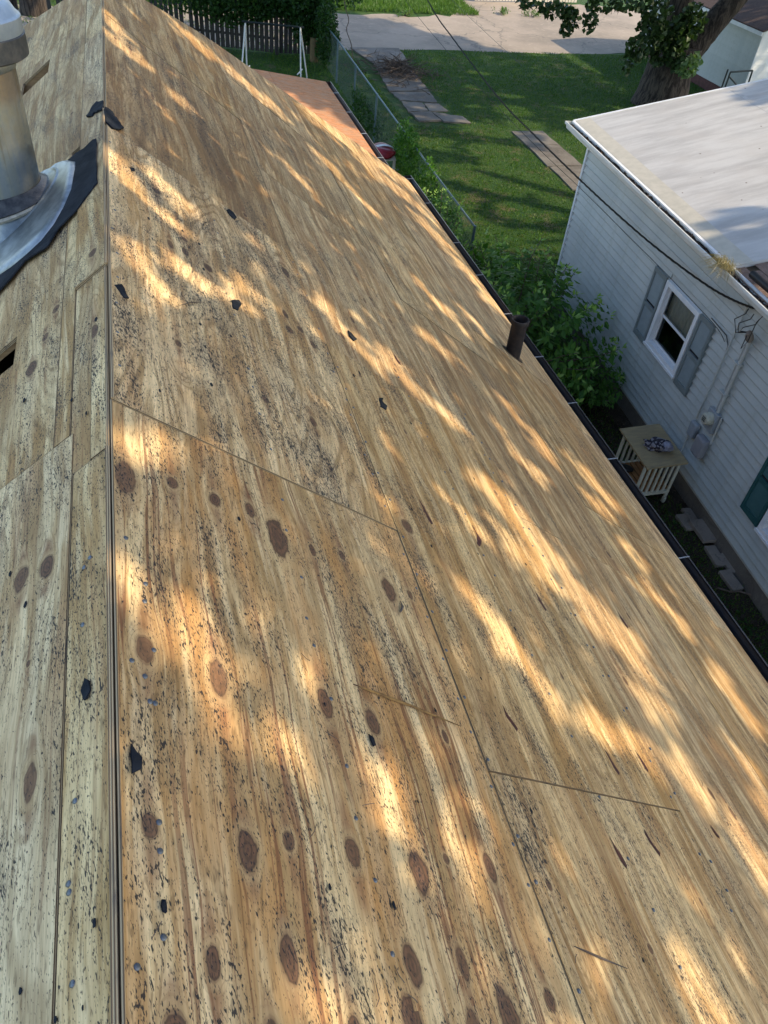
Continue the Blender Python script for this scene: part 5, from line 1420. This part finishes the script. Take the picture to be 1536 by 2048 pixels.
leafcloud(tr, [((14.9, 23.5, -3.9), (.40, .3, .42), 150), ((15.3, 23.6, -3.35), (.5, .35, .35), 150), ((15.2, 23.6, -2.9), (.6, .4, .35), 170), ((16.3, 23.75, -3.5), (.55, .35, .5), 260), ((16.4, 23.7, -4.0), (.45, .35, .4), 160), ((16.7, 23.7, -4.4), (.25, .3, .25), 50), ((14.75, 23.5, -4.4), (.15, .15, .2), 26), ((16.7, 23.8, -3.2), (.5, .3, .55), 260), ((15.9, 23.8, -3.9), (.5, .3, .5), 240), ((15.6, 23.8, -3.5), (.4, .3, .4), 120)], LEAFT, .10)
leafcloud(tr, [((11.0, 23.5, -2.85), (.4, .3, .14), 40), ((11.9, 23.5, -2.95), (.55, .4, .22), 110), ((12.5, 23.5, -3.15), (.35, .3, .28), 80), ((12.4, 23.5, -3.45), (.18, .2, .2), 36), ((13.1, 23.5, -3.2), (.25, .2, .3), 50), ((13.4, 23.5, -2.8), (.6, .4, .2), 90), ((14.2, 23.5, -2.75), (.5, .4, .25), 80)], LEAFT, .10)
leafcloud(tr, [((16.75, 23.35, -4.3), (.38, .3, .32), 110), ((17.0, 23.35, -4.1), (.22, .25, .2), 35)], make_leaf('sunlit_maple_leaf', (0.09, 0.16, 0.06), (0.20, 0.30, 0.13)), .10)  # sunlit leaf cluster, its brightness put into a lighter leaf colour
# background trees at the upper left
for i, (x, y, r_, lb) in enumerate(((-4.1, 35.2, .26, 'slim tree trunk at the upper left corner of the picture'), (-3.2, 34.6, .42, 'thicker tree trunk beside the slim one at the upper left'), (1.9, 37.6, .3, 'tree trunk behind the left end of the board fence'))):
    t_ = empty('tree', (x, y, GZ), lb, 'tree')
    trunk_mesh([([(x, y, GZ - .1), (x + .05, y, -4.5), (x - .05, y + .1, -2), (x, y, 3)], [r_ * 1.25, r_, r_ * .9, r_ * .6])], 'trunk', t_, 12)
    leafcloud(t_, [((x, y, 4.5), (3, 3, 2.5), 1200)], LEAFT, .2, 'crown')

# ------------------------------------------------------------------ unseen canopies, leaves placed to cast the wanted shade (all above and outside the view)
SV = np.array(SUN)
def capsule_dist(P, caps):
    D = np.full(len(P), 9.0)
    for (ax_, ay, bx, by, w_) in caps:
        a = np.array([ax_, ay]); d = np.array([bx - ax_, by - ay]); L2 = max(1e-6, d @ d)
        t = np.clip(((P - a) @ d) / L2, 0, 1); q = a + t[:, None] * d
        D = np.minimum(D, np.linalg.norm(P - q, axis=1) / w_)
    return D
ROOFLIT = [(0.04, 1.85, 0.19, 1.8, 0.12), (0.02, 1.34, 0.09, 1.15, 0.07), (0.09, 1.15, 0.29, 1.12, 0.10), (0.23, 1.24, 0.29, 1.09, 0.08), (0.24, 0.97, 0.41, 0.9, 0.08), (0.57, 1.16, 0.63, 1.05, 0.06), (0.76, 0.81, 0.8, 0.64, 0.08), (0.93, 0.72, 1.01, 0.57, 0.08), (0.31, 0.4, 0.46, 0.32, 0.06), (0.4, 3.18, 0.72, 3.29, 0.15), (0.08, 3.13, 0.18, 2.94, 0.12), (0.05, 3.94, 0.3, 3.72, 0.17), (0.24, 4.13, 0.43, 3.96, 0.12), (1.33, 3.96, 1.59, 3.55, 0.17), (1.82, 3.63, 2.24, 3.48, 0.14), (2.94, 3.74, 3.09, 3.35, 0.17), (1.76, 2.46, 1.91, 2.32, 0.11), (2.31, 2.75, 2.65, 2.41, 0.22), (2.23, 2.33, 2.57, 2.11, 0.22), (2.58, 2.26, 2.88, 1.92, 0.28), (2.8, 1.99, 2.86, 1.57, 0.2), (1.64, 1.53, 1.97, 1.29, 0.13), (3.97, 3.61, 4.02, 2.95, 0.18), (3.35, 4.39, 3.57, 3.9, 0.2), (4.1, 4.08, 4.39, 3.83, 0.18), (2.06, 1.33, 2.39, 1.21, 0.13), (2.75, 1.14, 2.92, 0.97, 0.16), (2.96, 0.93, 2.98, 0.73, 0.16), (3.58, 1.39, 3.5, 1.09, 0.14), (1.84, 0.44, 1.88, 0.23, 0.12), (2.17, 0.64, 2.3, 0.4, 0.09), (1.17, 0.58, 1.15, 0.35, 0.05), (1.41, 0.44, 1.46, 0.38, 0.07), (0.0, 6.91, 0.28, 6.29, 0.12), (0.01, 6.38, 0.24, 6.18, 0.1), (0.33, 5.52, 0.34, 5.47, 0.11), (0.49, 6.06, 0.7, 6.05, 0.13), (1.01, 8.57, 1.79, 8.61, 0.3), (2.78, 10.04, 5.06, 11.42, 0.45), (2.46, 8.05, 2.92, 7.42, 0.2), (3.6, 9.88, 5.34, 10.23, 0.4), (4.47, 9.2, 5.11, 7.48, 0.3), (2.53, 4.67, 2.7, 4.61, 0.13), (3.81, 6.22, 3.93, 6.06, 0.17), (3.02, 5.97, 3.41, 5.65, 0.17), (1.82, 3.85, 2.01, 3.47, 0.12), (1.54, 1.8, 1.65, 1.66, 0.09), (4.17, 2.05, 4.17, 1.72, 0.18), (0.87, 4.17, 1.08, 4.17, 0.08), (1.6, 6.73, 1.92, 6.26, 0.11), (3.88, 2.67, 4.06, 2.38, 0.14), (0.65, 0.96, 0.73, 0.86, 0.04)]
LAWNLIT = [(7.4, 15.3, 8.8, 14.9, 0.3), (7.7, 19.1, 8.4, 18.9, 0.35), (9.2, 19.5, 10.3, 19.0, 0.3), (6.8, 17.7, 7.3, 17.3, 0.3), (8.3, 18.2, 8.7, 18.0, 0.3), (12.2, 21.0, 11.3, 18.8, 0.6), (9.6, 18.3, 10.4, 17.5, 0.2), (9.6, 22.5, 10.2, 22.1, 0.3), (11.3, 24.1, 11.5, 24.0, 0.3), (13.4, 24.8, 13.6, 24.6, 0.3), (14.7, 24.9, 14.9, 24.6, 0.3), (16.9, 31.0, 17.1, 29.0, 0.45), (11.7, 27.9, 12.0, 25.7, 0.25), (11.1, 22.7, 11.4, 22.5, 0.25), (9.7, 17.8, 9.8, 16.6, 0.2), (8.5, 16.7, 8.8, 16.4, 0.25), (15.0, 31.1, 15.2, 30.9, 0.2), (10.9, 26.7, 11.2, 26.4, 0.2), (10.4, 19.5, 10.6, 19.0, 0.25), (11.4, 19.1, 10.5, 17.8, 0.35), (10.3, 17.3, 11.1, 18.8, 0.35), (6.8, 16.8, 7.1, 16.2, 0.25), (9.7, 20.6, 10.4, 20.3, 0.25), (9.1, 20.7, 9.2, 20.3, 0.25)]
def canopy(T, t, leaf, parent, mat=LEAFT, name='crown', block=True):  # leaves set on sun rays above each spot to be shaded
    if block:
        # targets already in the shade of the neighbour's house need no leaves
        ok = np.ones(len(T), bool)
        for zz in (-2.4, -1.6, -1.0):
            k = (zz - T[:, 2]) / SV[2]; Q = T + SV * k[:, None]
            sx = (Q[:, 0] - NBASE.x) * TX + (Q[:, 1] - NBASE.y) * TY; dx_ = (Q[:, 0] - NBASE.x) * TY - (Q[:, 1] - NBASE.y) * TX
            ok &= ~((sx > -1) & (sx < 7.9) & (dx_ > (-.4 if zz < -2 else 2.5)) & (dx_ < 8) & (k > 0))
        k = (-3.15 - T[:, 2]) / SV[2]; Q = T + SV * k[:, None]
        ok &= ~((k > 0) & (Q[:, 0] > -.5) & (Q[:, 0] < 4.3) & (Q[:, 1] > 10.5) & (Q[:, 1] < 17.8))
        T = T[ok]; t = t[ok]
    C_ = T + SV * t[:, None]; n_ = len(C_)
    U_ = rdir(n_) * leaf * RNG.uniform(.7, 1.3, n_)[:, None]; V_ = perp(U_) * leaf * .8
    return quads(name, C_, U_, V_, mat, parent)
def unseen_shade_tree(loc, label, tpath):
    r_ = empty('unseen_shade_tree', loc, label, 'tree')
    trunk_mesh(tpath, 'trunk', r_, 14); return r_
st1 = unseen_shade_tree((16, 1, GZ), 'tall leafy tree beyond the neighbour\'s house that shades the plywood roof', [([(16, 1, GZ - .1), (16, 1.1, -2), (15.6, 1.4, 2), (14.5, 2, 4.5), (13.5, 3, 6)], [.5, .42, .34, .22, .1]), ([(15.6, 1.3, 1.5), (14.8, 4, 3.4), (13.8, 7, 5)], [.22, .16, .06]), ([(15.6, 1.3, 1.0), (13.2, .5, 3.2), (11.5, -.5, 5)], [.2, .14, .05])])
def clumpy(n, lo, hi, seed, k):
    return None
nT = 42000
u = RNG.uniform(-1.0, 5.6, nT); y = RNG.uniform(-1.0, 12.4, nT)
P2 = np.stack([u, y], 1); D = capsule_dist(P2, ROOFLIT)
nzz = np.sin(u * 13 + 2 * np.sin(y * 5.1)) * np.sin(y * 9 + 1.7 * np.sin(u * 7.3)) + .5 * np.sin(u * 29 + y * 11) * np.sin(y * 23 - u * 9)
D = D + .50 * nzz
D = np.where((np.sin(u * 4.3 + y * 1.9 + 2) * np.sin(y * 3.7 - u * 2.2) + .35 * nzz > 1.12), .5, D)
# leaf footprint margin; a few leaves stay in the gaps so that their edges are ragged
keep = (D > .93 + .10 * RNG.normal(0, 1, nT)) | (RNG.random(nT) < .02)
far = (y > 8.6) & (RNG.random(nT) < .35)
keep &= ~far
u, y = u[keep], y[keep]
T = np.stack([u * CT, y, -u * ST], 1)
zt = RNG.uniform(2.4, 6.2, len(T)); t = (zt - T[:, 2]) / SV[2]
canopy(T, t, .10, st1, block=False)
st2 = unseen_shade_tree((30, 12, GZ), 'tall tree far beyond the neighbour\'s house that shades the lawn', [([(30, 12, GZ - .1), (30, 12.2, -1), (29.4, 13, 2), (27, 14, 4.5)], [.6, .5, .4, .15]), ([(29.8, 12.5, 1), (29, 16, 2.8), (27, 20, 4)], [.3, .2, .06]), ([(29.8, 12.4, 1), (25, 11, 2.8), (21, 10, 4)], [.3, .2, .06])])
nT = 24000
x = RNG.uniform(3.5, 21, nT); y = RNG.uniform(11.5, 31.2, nT); P2 = np.stack([x, y], 1); D = capsule_dist(P2, [(a, b_, c, d, w * 1.45 + .12) for a, b_, c, d, w in LAWNLIT])
nz = np.sin(x * 1.7 + 1.2 * np.sin(y * 1.3)) * np.sin(y * 2.1 + np.sin(x * .9) * 1.4)
zone = (x < 12) & (y > 13) & (y < 22)
keep = (D > 1.05) & ~((nz + .25 * np.sin(x * 5.3 + y * 2) * np.sin(y * 6.1 - x * 3) > .36) & zone) & (y < 30.9 + .035 * (x - 10))
keep &= ~((x > 3.9) & (x < 4.4) & (y < 17.5))
T = np.stack([x[keep], y[keep], np.full(keep.sum(), GZ)], 1)
zt = RNG.uniform(1.9, 3.8, len(T)); t = (zt - T[:, 2]) / SV[2]
canopy(T, t, .15, st2)
# shade on the left yard, the board fence and the left of the alley
st3 = unseen_shade_tree((26, 9, GZ), 'tall tree behind the neighbour\'s house that shades the far yard', [([(26, 9, GZ - .1), (26, 9.1, -1), (25, 10, 2.4), (22, 14, 4.6)], [.5, .42, .3, .12]), ([(25.4, 9.6, 1.4), (20, 13, 3), (15, 19, 4.6)], [.25, .16, .05])])
nT = 20000
x = RNG.uniform(-7, 14.2, nT); y = RNG.uniform(17.8, 36.6, nT)
edge = 36.6 - np.clip(x - 9.2, 0, 9) * 1.12 + .35 * np.sin(x * 3.1) + .25 * np.sin(x * 7)
keep = ((x < 6.6) & (y < 33.5)) | ((x >= 6.6) & (y > 30.8) & (y < edge) & (RNG.random(nT) < .93))
keep &= (np.sin(x * 2.3 + y) * np.sin(y * 2.9 - x) < .93)
x, y = x[keep], y[keep]; T = np.stack([x, y, np.where((y > 27) & (x < 6.6), GZ + RNG.uniform(0, 1.9, len(x)), GZ)], 1)
zt = RNG.uniform(1.9, 5.0, len(T)); t = (zt - T[:, 2]) / SV[2]
canopy(T, t, .20, st3)
nT = 2600
a_ = RNG.uniform(0, 6.28, nT); zz = RNG.uniform(GZ, -1.8, nT)
T = np.stack([17.1 + np.cos(a_) * .7 + np.clip((zz + 4.2), 0, 3) * RNG.choice([-.15, .75], nT), 24.7 + np.sin(a_) * .7, zz], 1)
T = T[(np.sin(zz * 5 + a_ * 3) < .75)]
canopy(T, (RNG.uniform(2.2, 5, len(T)) - T[:, 2]) / SV[2], .16, st3, block=False)
nT = 5200
x = RNG.uniform(6.6, 14.2, nT); y = RNG.uniform(30.8, 36.9, nT)
edge = 36.6 - np.clip(x - 9.2, 0, 9) * 1.12 + .35 * np.sin(x * 3.1) + .25 * np.sin(x * 7)
keep = (y < edge) & (np.sin(x * 2.3 + y) * np.sin(y * 2.9 - x) < .9); x, y = x[keep], y[keep]
T = np.stack([x, y, np.full(len(x), GZ)], 1); canopy(T, (RNG.uniform(2.2, 6, len(T)) - T[:, 2]) / SV[2], .20, st3)
# low rear roof: shade only at its far corner; neighbour's roof: two patches
nT = 1500
x = RNG.uniform(2.0, 4.2, nT); y = RNG.uniform(14.6, 17.9, nT)
keep = (y - 14.6) / 3.0 > (1 - (x - 2.0) / 2.0) * .8 + .1 + .1 * np.sin(x * 9)
T = np.stack([x[keep], y[keep], np.full(keep.sum(), -3.2)], 1); t = (RNG.uniform(2.2, 5, len(T)) - T[:, 2]) / SV[2]
canopy(T, t, .13, st3, block=False)
nT = 6000
s_ = RNG.uniform(2.2, 8.0, nT); d_ = RNG.uniform(-.4, 5.2, nT)
near = (s_ < 3.80 + .1 * np.sin(d_ * 6)) & (d_ > -.2 - .35 * (s_ < 3.2)) & ~(np.hypot(s_ - 3.42, (d_ - .32) * .5) < .13)
farp = (s_ > 6.9) & (d_ > 2.2) & (np.sin(s_ * 14) * np.sin(d_ * 9) > -.2)
keep = near | farp
s_, d_ = s_[keep], d_[keep]
T = np.array([tuple(RP(a, b_)) for a, b_ in zip(s_, d_)]); t = (RNG.uniform(1.8, 4.5, len(T)) - T[:, 2]) / SV[2]
canopy(T, t, .12, st2, block=False)
print('objects', len(bpy.data.objects))
